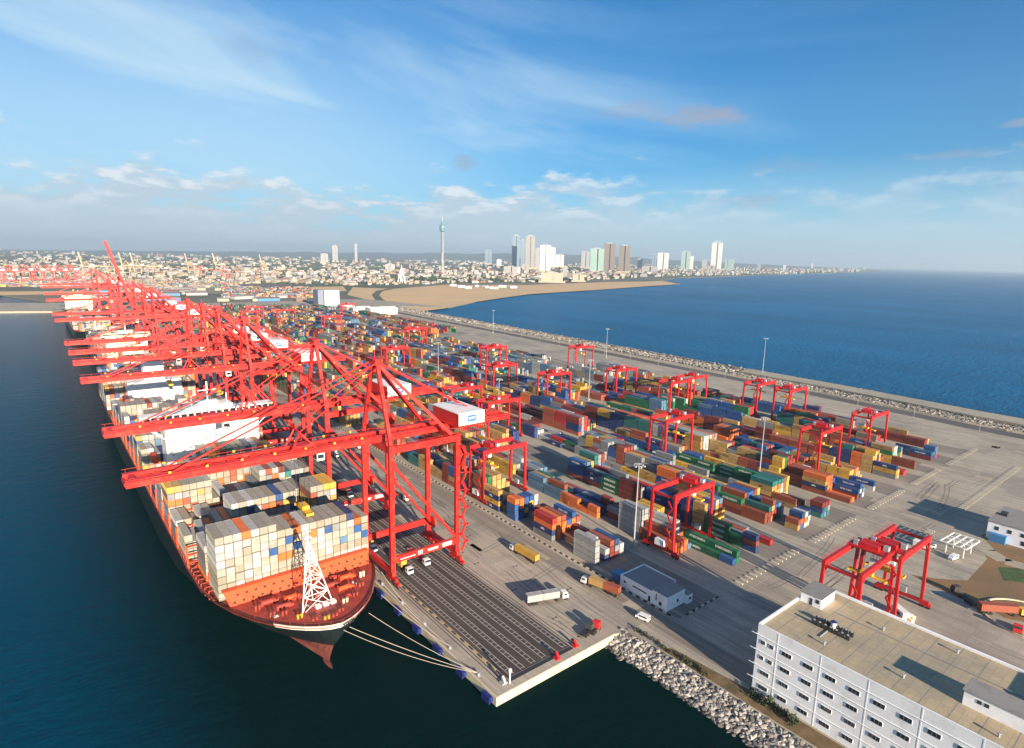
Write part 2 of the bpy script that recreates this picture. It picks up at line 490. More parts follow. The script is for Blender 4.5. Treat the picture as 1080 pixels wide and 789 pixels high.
def water_mat():
    m = bpy.data.materials.new('water')
    m.use_nodes = True
    nt = m.node_tree
    N, L = nt.nodes, nt.links
    b = N['Principled BSDF']
    b.inputs['IOR'].default_value = 1.13
    b.inputs['Specular IOR Level'].default_value = 0.5
    geo = N.new('ShaderNodeNewGeometry')
    sep = N.new('ShaderNodeSeparateXYZ')
    L.new(geo.outputs['Position'], sep.inputs[0])
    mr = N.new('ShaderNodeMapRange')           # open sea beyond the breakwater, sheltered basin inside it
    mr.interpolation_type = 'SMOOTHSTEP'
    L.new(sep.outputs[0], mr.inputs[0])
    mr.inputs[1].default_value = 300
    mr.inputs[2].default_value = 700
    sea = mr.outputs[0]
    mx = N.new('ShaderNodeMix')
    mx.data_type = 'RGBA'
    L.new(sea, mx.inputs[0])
    gr = N.new('ShaderNodeMapRange')          # greener water close under the quay, darkened as painted hull reflection
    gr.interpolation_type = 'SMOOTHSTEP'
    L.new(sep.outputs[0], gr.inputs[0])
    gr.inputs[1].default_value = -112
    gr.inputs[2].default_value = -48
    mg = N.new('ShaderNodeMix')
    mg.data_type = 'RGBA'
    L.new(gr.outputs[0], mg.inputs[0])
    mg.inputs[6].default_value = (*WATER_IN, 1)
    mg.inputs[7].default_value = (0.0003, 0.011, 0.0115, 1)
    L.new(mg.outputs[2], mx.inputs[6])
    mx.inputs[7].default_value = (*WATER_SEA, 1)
    nz = N.new('ShaderNodeTexNoise')
    nz.inputs['Scale'].default_value = 0.006
    nz.inputs['Detail'].default_value = 5
    mp = N.new('ShaderNodeMapping')
    mp.inputs['Scale'].default_value = (1, 0.35, 1)
    L.new(geo.outputs['Position'], mp.inputs[0])
    L.new(mp.outputs[0], nz.inputs['Vector'])
    m2 = N.new('ShaderNodeMapRange')
    L.new(nz.outputs[0], m2.inputs[0])
    m2.inputs[1].default_value = 0.3
    m2.inputs[2].default_value = 0.7
    m2.inputs[3].default_value = 0.82
    m2.inputs[4].default_value = 1.2
    sc = N.new('ShaderNodeVectorMath')
    sc.operation = 'SCALE'
    L.new(mx.outputs[2], sc.inputs[0])
    L.new(m2.outputs[0], sc.inputs['Scale'])
    L.new(sc.outputs[0], b.inputs['Base Color'])
    b.inputs['Specular IOR Level'].default_value = 0.06
    rr = N.new('ShaderNodeMapRange')
    L.new(sea, rr.inputs[0])
    rr.inputs[3].default_value = 0.13
    rr.inputs[4].default_value = 0.30
    L.new(rr.outputs[0], b.inputs['Roughness'])
    def wave(scale, sx, sy, rot):
        mp_ = N.new('ShaderNodeMapping')
        mp_.inputs['Scale'].default_value = (sx, sy, 1)
        mp_.inputs['Rotation'].default_value = (0, 0, rot)
        L.new(geo.outputs['Position'], mp_.inputs[0])
        n = N.new('ShaderNodeTexNoise')
        n.inputs['Scale'].default_value = scale
        n.inputs['Detail'].default_value = 6
        n.inputs['Roughness'].default_value = 0.6
        L.new(mp_.outputs[0], n.inputs['Vector'])
        return n.outputs[0]
    ad = N.new('ShaderNodeMath')
    ad.operation = 'ADD'
    L.new(wave(0.035, 1, 2.6, 0.55), ad.inputs[0])
    L.new(wave(0.16, 1, 1.8, 0.2), ad.inputs[1])
    bp = N.new('ShaderNodeBump')
    hh = N.new('ShaderNodeMapRange')
    L.new(sea, hh.inputs[0])
    hh.inputs[3].default_value = 0.5
    hh.inputs[4].default_value = 3.4
    wn = N.new('ShaderNodeTexNoise')
    wn.inputs['Scale'].default_value = 0.0045
    wn.inputs['Detail'].default_value = 4
    L.new(mp.outputs[0], wn.inputs['Vector'])
    wr = N.new('ShaderNodeMapRange')
    L.new(wn.outputs[0], wr.inputs[0])
    wr.inputs[1].default_value = 0.35
    wr.inputs[2].default_value = 0.65
    wr.inputs[3].default_value = 0.35
    wr.inputs[4].default_value = 1.35
    wm = N.new('ShaderNodeMath')
    wm.operation = 'MULTIPLY'
    L.new(hh.outputs[0], wm.inputs[0])
    L.new(wr.outputs[0], wm.inputs[1])
    L.new(wm.outputs[0], bp.inputs['Distance'])
    bp.inputs['Strength'].default_value = 1.0
    L.new(ad.outputs[0], bp.inputs['Height'])
    L.new(bp.outputs[0], b.inputs['Normal'])
    return m
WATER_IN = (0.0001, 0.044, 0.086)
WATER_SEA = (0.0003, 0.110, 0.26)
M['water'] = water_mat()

def facade_mat(name, wall, glass=(0.06, 0.08, 0.10), floor_h=3.4, bay=3.6, band=0.45, wfrac=0.55, attr=False, vert=False):
    """a wall with rows of windows, laid out in object space"""
    m = bpy.data.materials.new(name)
    m.use_nodes = True
    nt = m.node_tree
    N, L = nt.nodes, nt.links
    b = N['Principled BSDF']
    b.inputs['Roughness'].default_value = 0.6
    tc = N.new('ShaderNodeTexCoord')
    sep = N.new('ShaderNodeSeparateXYZ')
    L.new(tc.outputs['Object'], sep.inputs[0])
    nrm = N.new('ShaderNodeSeparateXYZ')
    L.new(tc.outputs['Normal'], nrm.inputs[0])
    def mt(op, a, c=None):
        n = N.new('ShaderNodeMath')
        n.operation = op
        for i, v in enumerate((a, c)):
            if v is None: continue
            if isinstance(v, (int, float)): n.inputs[i].default_value = v
            else: L.new(v, n.inputs[i])
        return n.outputs[0]
    along = mt('ADD', sep.outputs[0], sep.outputs[1])
    fz = mt('FRACT', mt('DIVIDE', sep.outputs[2], floor_h))
    fx = mt('FRACT', mt('DIVIDE', along, bay))
    wz = mt('MULTIPLY', mt('GREATER_THAN', fz, 0.30), mt('LESS_THAN', fz, 0.30+band))
    wx = mt('LESS_THAN', fx, wfrac)
    side = mt('LESS_THAN', mt('ABSOLUTE', nrm.outputs[2]), 0.5)
    f = mt('MULTIPLY', wx if vert else mt('MULTIPLY', wz, wx), side)
    mx = N.new('ShaderNodeMix')
    mx.data_type = 'RGBA'
    L.new(f, mx.inputs[0])
    if attr:
        a = N.new('ShaderNodeAttribute')
        a.attribute_name = 'paint'
        base = a.outputs['Color']
    else:
        rgb = N.new('ShaderNodeRGB')
        rgb.outputs[0].default_value = (*wall, 1)
        base = rgb.outputs[0]
    nz = N.new('ShaderNodeTexNoise')
    nz.inputs['Scale'].default_value = 0.08
    L.new(tc.outputs['Object'], nz.inputs['Vector'])
    mr = N.new('ShaderNodeMapRange')
    L.new(nz.outputs[0], mr.inputs[0])
    mr.inputs[3].default_value = 0.8
    mr.inputs[4].default_value = 1.15
    sc = N.new('ShaderNodeVectorMath')
    sc.operation = 'SCALE'
    L.new(base, sc.inputs[0])
    L.new(mr.outputs[0], sc.inputs['Scale'])
    L.new(sc.outputs[0], mx.inputs[6])
    mx.inputs[7].default_value = (*glass, 1)
    L.new(mx.outputs[2], b.inputs['Base Color'])
    return m
M['facade'] = facade_mat('town_facade', (0, 0, 0), attr=True)

# ================================================================ SETTING
WZ = -2.8
def sheet(name, poly, z, mat, kind='structure', label=None):
    b = MB()
    b.face([(x, y, z) for x, y in poly])
    return tag(b.build(name, mat), label, kind=kind)
def rect(x0, x1, y0, y1):
    return [(x0, y0), (x1, y0), (x1, y1), (x0, y1)]

# water out to the true horizon distance for this height
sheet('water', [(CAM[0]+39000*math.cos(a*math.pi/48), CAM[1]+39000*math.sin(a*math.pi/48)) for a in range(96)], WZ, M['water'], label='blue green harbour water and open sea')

EDGE = [(-700, 508), (0, 519), (130, 533), (240, 537), (700, 560), (1190, 578)]
def edge_x(y):
    for (a, xa), (b, xb) in zip(EDGE, EDGE[1:]):
        if y <= b:
            return xa+(xb-xa)*(y-a)/(b-a)
    return EDGE[-1][1]
coast_px = [(470, 325), (500, 318.5), (530, 314), (560, 310), (600, 307.5), (633, 305.5), (683, 301.7), (717, 299.6), (700, 295.8), (717, 293.3), (750, 292.6), (780, 291.3), (830, 289.8), (870, 288.6), (905, 287.2), (930, 286.2)]
coast = [at(x, y, WZ) for x, y in coast_px]
ps = [-600, 0, 130, 240, 450, 700, 950, 1190]
terminal = [(0, 0), (47.3, 0), (52.5, -2), (53.5, -60), (54, -700)]+[(edge_x(-700), -700)]+[(edge_x(y), y) for y in ps]+[coast[0], (coast[0][0]-60, 1440), (0, 1440)]
b = MB(); b.prism(terminal, -9, 0)
tag(b.build('quay_apron', M['apron']), 'pale concrete apron of the container terminal', kind='structure')
a0 = math.atan2(coast[-1][1]-CAM[1], coast[-1][0]-CAM[0])
far = [(CAM[0]+34000*math.cos(a0+t*(R(150)-a0)/14), CAM[1]+34000*math.sin(a0+t*(R(150)-a0)/14)) for t in range(15)]
main = [(-2, 1440.5), (coast[0][0]-60, 1440.5)]+coast[0:]+far+[(-3000, 2600), (-900, 2030), (-148, 1880)]
b = MB(); b.prism(main, -9, -0.4)
tag(b.build('city_ground', M['land']), 'flat built-up coastal land', kind='structure')
# sandy reclamation and beach
sand_px = [(415, 304.5), (372, 303), (366, 311), (400, 319), (440, 329)]+[(470, 325.2)]+[(500, 318.6), (530, 314.1), (560, 310.1), (600, 307.6), (633, 305.6), (683, 301.8), (716, 299.7), (698, 296.2), (680, 297), (640, 297.5), (600, 299), (560, 300.5), (520, 300.5), (470, 300.5)]
sheet('sandy_beach', [at(x, y, -0.30) for x, y in sand_px], -0.30, M['sand'])
b = MB()
surf = [at(x, y, WZ) for x, y in coast_px[:8]]
for (x0, y0), (x1, y1) in zip(surf, surf[1:]):
    n = Vector((y1-y0, -(x1-x0), 0)).normalized()
    b.face([(x0, y0, WZ+.3), (x0+n.x*9, y0+n.y*9, WZ+.3), (x1+n.x*9, y1+n.y*9, WZ+.3), (x1, y1, WZ+.3)])
M['surf'] = material('surf_foam', (0.62, 0.64, 0.62), 0.9, var=0.4, vscale=0.02)
tag(b.build('surf_foam', M['surf']), 'thin white surf line along the beach', kind='stuff')
# road that winds through the sand
pth = [(432, 330), (412, 322), (400, 316), (396, 311), (400, 307), (412, 304.5)]
pw = [at(x, y, 0) for x, y in pth]
b = MB()
for (x0, y0), (x1, y1) in zip(pw, pw[1:]):
    b.beam((x0, y0, -.15), (x1, y1, -.15), 22, .2)
tag(b.build('sand_track', M['land']), kind='structure')

# far hills
b = MB()
prof = [(-250, 30), (0, 40), (150, 100), (300, 170), (400, 215), (540, 300), (620, 300), (700, 215), (780, 135), (860, 80), (930, 30)]
ring = []
for i in range(120):
    px = -250+1180*i/119
    for (xa, ha), (xb, hb) in zip(prof, prof[1:]):
        if px <= xb:
            h = ha+(hb-ha)*(px-xa)/(xb-xa)
            break
    h *= 0.72*(1+0.06*math.sin(i*0.9)+0.04*math.sin(i*2.3+1)+rnd.uniform(-.03, .03))
    ring.append([(*at_dist(px, 15500), -.3), (*at_dist(px, 17000), h*0.7), (*at_dist(px, 18500), h*1.15), (*at_dist(px, 24000), -.3)])
for p, q in zip(ring, ring[1:]):
    for k in range(3):
        b.face([p[k], q[k], q[k+1], p[k+1]])
tag(b.build('hills', M['hill']), 'low blue hills on the horizon', kind='structure')

# quay walls
b = MB()
b.box(-0.45, 47.6, -0.45, -0.003, -9, 0.02)
tag(b.build('quay_end_wall', M['concrete_wall']), 'sunlit concrete end wall of the quay', kind='structure')
b = MB()
b.box(-0.45, -0.003, 0.0, 1400, -9, 0.02)
tag(b.build('quay_side_wall', M['concrete_wall']), 'concrete side wall of the quay', kind='structure')
# dark working deck between the crane rails
sheet('asphalt_deck', rect(6.9, 32.0, 4.0, 1385), 0.005, M['asphalt_deck'])
b = MB()
for k in range(6):
    x = 9.0+k*4.25
    for dx in (-0.75, 0.75):
        b.face([(x+dx-.11, 4.6, .010), (x+dx+.11, 4.6, .010), (x+dx+.11, 1380, .010), (x+dx-.11, 1380, .010)])
    y = 5.0
    while y < 330:
        b.face([(x-.63, y, .010), (x+.63, y, .010), (x+.63, y+.20, .010), (x-.63, y+.20, .010)])
        y += 2.1
tag(b.build('deck_markings', M['line']), 'white ladder lane markings', kind='structure')
b = MB()
for x in (4.15, 5.3, 32.6, 33.9):
    b.face([(x-.16, 2, .008), (x+.16, 2, .008), (x+.16, 1385, .008), (x-.16, 1385, .008)])
b.face([(6.9, 2.4, .008), (32.0, 2.4, .008), (32.0, 3.9, .008), (6.9, 3.9, .008)])
tag(b.build('crane_rails', M['dark']), 'crane rails let into the quay', kind='structure')
b = MB()
y = 4
while y < 300:
    b.col = (0.50, 0.36, 0.14) if int(y/2.4) % 2 else (0.05, 0.045, 0.04)
    b.box(5.95, 6.45, y, y+1.9, 0.0, 0.28)
    y += 2.4
tag(b.build('quay_kerb', M['kerb']), 'black and yellow kerb along the seaside rail', kind='structure')
# chequered kerb of the yard
b = MB()
y = -5.0
i = 0
while y < 520:
    b.col = (0.55, 0.50, 0.40) if i % 2 else (0.03, 0.03, 0.03)
    b.box(71.0, 71.5, y, y+1.55, 0.0, 0.45)
    y += 1.7
    i += 1
b.col = (0.12, 0.11, 0.10)
b.box(71.0, 71.5, 520, 1150, 0, 0.45)
for i in range(11):
    b.col = (0.55, 0.50, 0.40) if i % 2 else (0.03, 0.03, 0.03)
    b.box(76+i*1.75, 77.55+i*1.75, -8.2, -7.7, 0, 0.45)
tag(b.build('yard_kerb', M['kerb']), 'black and white chequered kerb', kind='structure')

STARTS = [75, 106.5, 135.5, 166, 195, 226, 255, 285.5, 314.5, 342, 371, 400.5, 430]
YEND = [1330, 1330, 1330, 1330, 1330, 1300, 1280, 1260, 1250, 1250, 1240, 1240, 1150]
YBEG = [28, 0, 0, 0, 0, 0, 0, 0, 0, 0, 0]
b = MB()
b2 = MB()
for k, (s, ye) in enumerate(zip(STARTS, YEND)):
    y0 = 672 if k > 10 else (-7 if k else -6.5)
    b.face([(s+2.4, y0, .004), (s+21.4, y0, .004), (s+21.4, ye+8, .004), (s+2.4, ye+8, .004)])
    for x in (s-0.9, s+25.6):
        b2.face([(x, y0-2, .006), (x+1.8, y0-2, .006), (x+1.8, ye+10, .006), (x, ye+10, .006)])
    for j in range(7):
        x = s+3.0+j*2.92
        b2.face([(x, y0, .009), (x+.14, y0, .009), (x+.14, 26, .009), (x, 26, .009)])
tag(b.build('yard_pavement', M['asphalt_yard']), 'dark stacking pavement', kind='structure')
tag(b2.build('yard_runways', M['concrete_light']), 'pale runways of the yard cranes', kind='structure')
sheet('office_pavement', rect(72, 95, -7.6, 40), 0.003, M['asphalt_yard'])
sheet('approach_road', rect(60.5, 70.2, -300, 560), 0.003, M['apron_lane'])
b = MB()
for x in (60.9, 69.8):
    b.face([(x-.1, -60, .007), (x+.1, -60, .007), (x+.1, 560, .007), (x-.1, 560, .007)])
for i in range(16):
    b.face([(57, 4+i*9.0, .006), (57.15, 4+i*9.0, .006), (57.15, 8+i*9.0, .006), (57, 8+i*9.0, .006)])
b.face([(95.4, -140, .006), (95.65, -140, .006), (95.65, -8.5, .006), (95.4, -8.5, .006)])
for y in (-12, -31.5):
    b.face([(98, y, .006), (400, y, .006), (400, y+.16, .006), (98, y+.16, .006)])
tag(b.build('road_markings', M['line']), kind='structure')

# seaward roads and breakwater
def band(name, o0, o1, y0, y1, z, mat, step=60, sidewall=None):
    ys = [y0]
    while ys[-1] < y1:
        ys.append(min(ys[-1]+step, y1))
    b = MB()
    for a, c in zip(ys, ys[1:]):
        if sidewall is not None:
            b.prism([(edge_x(a)+o0, a), (edge_x(a)+o1, a), (edge_x(c)+o1, c), (edge_x(c)+o0, c)], sidewall, z)
        else:
            b.face([(edge_x(a)+o0, a, z), (edge_x(a)+o1, a, z), (edge_x(c)+o1, c, z), (edge_x(c)+o0, c, z)])
    return tag(b.build(name, mat), kind='structure')
band('coastal_road', -79, -67, -400, 1190, .004, M['concrete_light'])
band('service_road', -60, -44, -400, 1190, .006, M['road'])
band('breakwater_wall', -23, 0.6, -400, 238, 3.2, M['concrete_light'], sidewall=-6)
band('breakwater_crest', -3.0, 0.4, 238, 1190, 2.6, M['concrete_light'], sidewall=-6)
band('low_sea_wall', -42.5, -41.7, -400, 1190, 1.1, M['concrete_wall'], sidewall=0)

ICO_V = []
t_ = (1+5**.5)/2
for a, c in ((1, t_), (-1, t_), (1, -t_), (-1, -t_)):
    ICO_V += [(0, a, c), (a, c, 0), (c, 0, a)]
ICO_V = np.array(ICO_V, float)/math.hypot(1, t_)
import itertools
ICO_F = []
_d = np.linalg.norm(ICO_V[:, None]-ICO_V[None], axis=2)
_e = _d[_d > 0].min()*1.05
for i, j, k in itertools.combinations(range(12), 3):
    if _d[i, j] < _e and _d[j, k] < _e and _d[i, k] < _e:
        n = np.cross(ICO_V[j]-ICO_V[i], ICO_V[k]-ICO_V[i])
        ICO_F.append((i, j, k) if n@ICO_V[i] > 0 else (i, k, j))
ICO_F = np.array(ICO_F)
def scatter(name, pts, sizes, cols, mat, label, squash=0.75, jag=0.3, kind='stuff'):
    """many irregular lumps in one mesh; each its own shape and tone"""
    n = len(pts)
    rs = np.random.RandomState(len(name)+n)
    pts = np.asarray(pts, float)
    sz = np.asarray(sizes, float)
    ang = rs.rand(n)*6.283
    base = ICO_V[None]*(1+rs.uniform(-jag, jag, (n, 12, 1)))
    base = base*(sz[:, None, None] if sz.ndim == 1 else sz[:, None, :])*np.array([1, 1, squash])
    x = base[..., 0]*np.cos(ang)[:, None]-base[..., 1]*np.sin(ang)[:, None]
    y = base[..., 0]*np.sin(ang)[:, None]+base[..., 1]*np.cos(ang)[:, None]
    v = np.stack([x, y, base[..., 2]], -1)+pts[:, None, :]
    f = (ICO_F[None]+12*np.arange(n)[:, None, None]).reshape(-1, 3)
    me = bpy.data.meshes.new(name)
    v = v.reshape(-1, 3)
    me.vertices.add(len(v))
    me.vertices.foreach_set('co', v.astype(np.float32).ravel())
    me.loops.add(len(f)*3)
    me.loops.foreach_set('vertex_index', f.astype(np.int32).ravel())
    me.polygons.add(len(f))
    me.polygons.foreach_set('loop_start', np.arange(0, len(f)*3, 3, dtype=np.int32))
    me.update(calc_edges=True)
    me.shade_flat()
    ca = me.color_attributes.new('paint', 'FLOAT_COLOR', 'POINT')
    c = np.concatenate([np.repeat(np.asarray(cols, float), 12, 0), np.ones((n*12, 1))], 1).astype(np.float32)
    ca.data.foreach_set('color', c.ravel())
    me.materials.append(mat)
    o = bpy.data.objects.new(name, me)
    SC.collection.objects.link(o)
    return tag(o, label, kind=kind)

rs = np.random.RandomState(3)
def rocks(fx, n, y0, y1, zf, s0, s1, dark=0.25):
    P, Z, C = [], [], []
    for _ in range(n):
        y = y0+(y1-y0)*rs.rand()
        t = rs.rand()
        x = fx(y, t)
        s = s0+(s1-s0)*rs.rand()**2
        P.append((x, y, zf(t)+rs.uniform(-.15, .25)*s))
        Z.append((s, s*rs.uniform(.6, 1), s*rs.uniform(.6, 1)))
        g = rs.uniform(0.08, 0.42)
        if t > 0.86:
            g *= 0.4
        C.append((g*1.04, g*0.96, g*0.86))
    return P, Z, C
P, Z, C = rocks(lambda y, t: (52.8 if y < -8 else 51.6)-t*(9.2 if y < -6 else 8.2), 6500, -100, 0.0, lambda t: -0.1-t*3.3, 0.22, 1.15)
scatter('revetment_rocks', P, Z, C, M['rock'], 'grey rubble slope between the path and the dark water')
P, Z, C = rocks(lambda y, t: edge_x(y)-41+t*17, 6500, -60, 240, lambda t: 0.2+t*1.4, 0.5, 1.5)
P2, Z2, C2 = rocks(lambda y, t: edge_x(y)-26+t*24, 5200, 238, 800, lambda t: 0.4+t*1.2, 1.0, 2.3)
P3, Z3, C3 = rocks(lambda y, t: edge_x(y)-26+t*24, 1800, 800, 1200, lambda t: 0.4+t*1.2, 1.6, 3.2)
P4, Z4, C4 = rocks(lambda y, t: edge_x(y)-1+t*8, 5200, -60, 1190, lambda t: 2.0-t*5.2, 1.2, 2.6)
C = [tuple(v*.95 for v in c) for c in C+C2+C3+C4]
scatter('breakwater_rocks', P+P2+P3+P4, Z+Z2+Z3+Z4, C, M['rock'], 'rock armour along the sea wall')

# strip behind the revetment
sheet('shore_path', [(54.2, -2), (60.3, -2), (60.3, -700), (54.6, -700)], 0.004, M['concrete_light'])
sheet('dry_verge', [(53.8, -14), (57.2, -16), (59.4, -40), (60.0, -120), (54.2, -120)], 0.012, M['grass'])
b = MB(); b.box(53.0, 53.5, -300, -1.5, 0, 0.35)
tag(b.build('path_kerb', M['concrete_light']), kind='structure')
# bare soil and kerbed track at the gate area
soil = [at(x, y) for x, y in ((960, 606), (985, 610), (1020, 612.5), (1041, 590), (1030, 566), (1050, 560), (1100, 572), (1100, 660), (1060, 652), (1042, 641), (1020, 634), (985, 619))]
sheet('bare_soil', soil, 0.010, M['dirt'])
sheet('green_patch', [at(x, y) for x, y in ((1052, 598), (1085, 600), (1085, 615), (1058, 612))], 0.016, material('lawn', (0.05, 0.09, 0.03), 0.95, var=0.4, vscale=0.4))
b = MB()
tw = [at(x, y) for x, y in ((1018, 556), (1040, 580), (1060, 592), (1100, 603))]
for (x0, y0), (x1, y1) in zip(tw, tw[1:]):
    b.beam((x0, y0, -.12), (x1, y1, -.12), 7, .3)
cx, cy = at(1090, 656)
tag(b.build('gate_track', M['concrete_light']), kind='structure')
b = MB()
for k in range(40):
    a, c = k*math.pi/20, (k+1)*math.pi/20
    b.prism([(cx+14*math.cos(a), cy+14*math.sin(a)), (cx+14.6*math.cos(a), cy+14.6*math.sin(a)), (cx+14.6*math.cos(c), cy+14.6*math.sin(c)), (cx+14*math.cos(c), cy+14*math.sin(c))], 0, .4)
tag(b.build('round_kerb', M['concrete_wall']), kind='structure')
# pier across the basin
b = MB()
b.prism([at(-320, 331, 0), at(55, 328.5, 0), at(92, 322, 0), at(92, 319.5, 0), at(-320, 321.5, 0)], -9, 0.6)
tag(b.build('harbour_pier', M['concrete_light']), 'low concrete pier across the basin', kind='structure')
# slot strips of the trailer park
b = MB()
for i in range(37):
    x = 269+i*2.95
    b.face([(x, -62, .008), (x+.18, -62, .008), (x+.18, -36.5, .008), (x, -36.5, .008)])
tag(b.build('parking_markings', M['line']), kind='structure')

# wear of the apron: rubber marks, covers, patches
b = MB()
rw_ = random.Random(12)
for i in range(90):
    x0 = rw_.uniform(35, 68); y0 = rw_.uniform(3, 330)
    if i > 60: x0, y0 = rw_.uniform(98, 420), rw_.uniform(-34, -10)
    a = rw_.choice([0, 0, .1, -.1, 1.4]) if i <= 60 else rw_.choice([1.45, 1.57, 1.7, .3])
    L_ = rw_.uniform(8, 45); k = rw_.uniform(-.02, .02)
    for off in (0, 2.0):
        px_, py_, aa = x0+off*math.cos(a), y0+off*math.sin(a)*-1, a
        n = int(L_/3)
        for _ in range(n):
            nx, ny = px_+3*math.sin(aa), py_+3*math.cos(aa)
            w = .16
            b.face([(px_-w*math.cos(aa), py_+w*math.sin(aa), .009), (px_+w*math.cos(aa), py_-w*math.sin(aa), .009), (nx+w*math.cos(aa), ny-w*math.sin(aa), .009), (nx-w*math.cos(aa), ny+w*math.sin(aa), .009)])
            px_, py_, aa = nx, ny, aa+k
M['rubber_mark'] = material('rubber_mark', (.19, .17, .15), .9, var=.4, vscale=.4)
tag(b.build('tyre_marks', M['rubber_mark']), 'dark tyre marks on the apron', kind='structure')
b = MB()
for i in range(60):
    x0, y0 = rw_.choice([37, 48, 54]), 5+i*11.5+rw_.uniform(-2, 2)
    for dx in (0, 1.5):
        b.face([(x0+dx, y0, .011), (x0+dx+.9, y0, .011), (x0+dx+.9, y0+.7, .011), (x0+dx, y0+.7, .011)])
tag(b.build('drain_covers', M['dark']), 'dark drain covers in the apron', kind='structure')
b = MB()
for i in range(40):
    x0, y0 = rw_.uniform(36, 66), rw_.uniform(2, 300)
    if i > 22: x0, y0 = rw_.uniform(98, 420), rw_.uniform(-33, -9)
    w, l = rw_.uniform(2, 7), rw_.uniform(4, 16)
    b.face([(x0, y0, .007), (x0+w, y0, .007), (x0+w, y0+l, .007), (x0, y0+l, .007)])
tag(b.build('repair_patches', material('repair_concrete', (0.37, 0.315, 0.24), .9, var=.15, vscale=.2)), 'darker repaired slabs', kind='structure')
# ================================================================ SHIPS
TEXTS = {}
def text_mesh(txt, size, bold=0.0):
    key = (txt, size, bold)
    if key not in TEXTS:
        cu = bpy.data.curves.new('lettering', 'FONT')
        cu.body = txt
        cu.size = size
        cu.align_x = 'CENTER'
        cu.align_y = 'CENTER'
        cu.extrude = 0.015
        cu.offset = bold
        to = bpy.data.objects.new('lettering', cu)
        SC.collection.objects.link(to)
        dg = bpy.context.evaluated_depsgraph_get()
        dg.update()
        me = bpy.data.meshes.new_from_object(to.evaluated_get(dg))
        bpy.data.objects.remove(to)
        bpy.data.curves.remove(cu)
        TEXTS[key] = me
    return TEXTS[key]
def lettering(txt, size, mat, parent, loc, facing, bold=0.0, name='lettering', sx=1.0):
    """flat raised lettering; facing = outward normal in the horizontal plane"""
    me = text_mesh(txt, size, bold).copy()
    me.materials.clear()
    me.materials.append(mat)
    o = bpy.data.objects.new(name, me)
    nx, ny = facing
    o.rotation_euler = (R(90), 0, math.atan2(ny, nx)+R(90))
    o.location = loc
    o.scale = (sx, 1, 1)
    if parent: o.parent = parent
    SC.collection.objects.link(o)
    return o

BOXES = []           # every container of the port: x0,y0,z0,lx,ly,lz, colour name, description
COL = {'maroon': (0.20, 0.038, 0.030), 'rust red': (0.33, 0.085, 0.045), 'orange': (0.62, 0.15, 0.035), 'red': (0.45, 0.03, 0.03), 'tan yellow': (0.44, 0.28, 0.10), 'yellow': (0.56, 0.33, 0.055),
       'navy blue': (0.018, 0.045, 0.15), 'blue': (0.02, 0.085, 0.26), 'light blue': (0.085, 0.18, 0.29), 'green': (0.012, 0.14, 0.06), 'teal': (0.02, 0.15, 0.14), 'grey': (0.22, 0.235, 0.25),
       'white': (0.38, 0.39, 0.385), 'cream': (0.315, 0.305, 0.255), 'beige': (0.28, 0.25, 0.19), 'brown': (0.20, 0.10, 0.06)}
def add_container(x, y, z, l, colour, where, kind=None, h=2.59, wid=2.44):
    BOXES.append(dict(x=x, y=y, z=z, l=l, w=wid, h=h, col=colour, where=where, j=rnd.uniform(0.86, 1.12)))
SHIPCOLS = ['cream']*30+['white']*20+['beige']*10+['grey']*8+['blue']*4+['navy blue']*3+['orange']*5+['rust red']*3+['maroon']*3+['yellow']*3+['tan yellow']*3+['light blue']*2+['teal']*1
def ship_bay(ship, bay, y, xs, base, heights, length=12.19, override=None):
    n = len(xs)
    same = None
    for c, (x, h) in enumerate(zip(xs, heights)):
        for t in range(h):
            col = rnd.choice(SHIPCOLS)
            if same and rnd.random() < 0.25:
                col = same
            same = col
            if override and (c, t) in override:
                col = override[(c, t)]
            ct = h-1-t
            where = f'{ORD[ct]} from top in {ORD[min(c, 25)]} column from port, {bay}, {ship}'
            add_container(x, y, base+t*2.6, length, col, where)

def hull(root, xc, half, yb, ys, levels, mats, stern=0.86):
    """levels: (z, bow offset, run length, exponents p,q, half-beam factor)"""
    rows = []
    T = [0, .002, .006, .012, .02, .03, .045, .065, .09, .12, .16, .22, .3, .45, .6, .75, .86, .93, .97, 1]
    for (z, off, run, p, q, kf) in levels:
        y0 = yb+off
        row = []
        for t in T:
            d = t*(ys-y0)
            w = half*kf*(1-max(0, 1-d/run)**p)**q
            e = (ys-(y0+d))/60.0
            if e < 1: w *= stern+(1-stern)*e**0.7 if e > 0 else stern
            sheer = 0
            if z > 9: sheer = 2.6*max(0, 1-d/70)**1.3
            zz_ = z+sheer
            if z == 4.5: zz_ = 0.2+4.6*max(0, 1-d/34)**1.4     # boot red rising towards the stem, painting in the sunlit bow strip
            row.append((w, y0+d, zz_))
        rows.append(row)
    for k, (name, mat) in enumerate(mats):
        b = MB()
        lo, hi = rows[k], rows[k+1]
        pf = mat if callable(mat) else None
        for s in (-1, 1):
            for i in range(len(T)-1):
                q4 = [(xc+s*lo[i][0], lo[i][1], lo[i][2]), (xc+s*lo[i+1][0], lo[i+1][1], lo[i+1][2]), (xc+s*hi[i+1][0], hi[i+1][1], hi[i+1][2]), (xc+s*hi[i][0], hi[i][1], hi[i][2])]
                if pf: b.col = pf(lo[i][1]-yb, s)
                b.face(q4 if s > 0 else q4[::-1])
        b.face([(xc-lo[-1][0], lo[-1][1], lo[-1][2]), (xc-hi[-1][0], hi[-1][1], hi[-1][2]), (xc+hi[-1][0], hi[-1][1], hi[-1][2]), (xc+lo[-1][0], lo[-1][1], lo[-1][2])])
        b.build(name, M['hullpaint'] if pf else mat, root)
    return rows

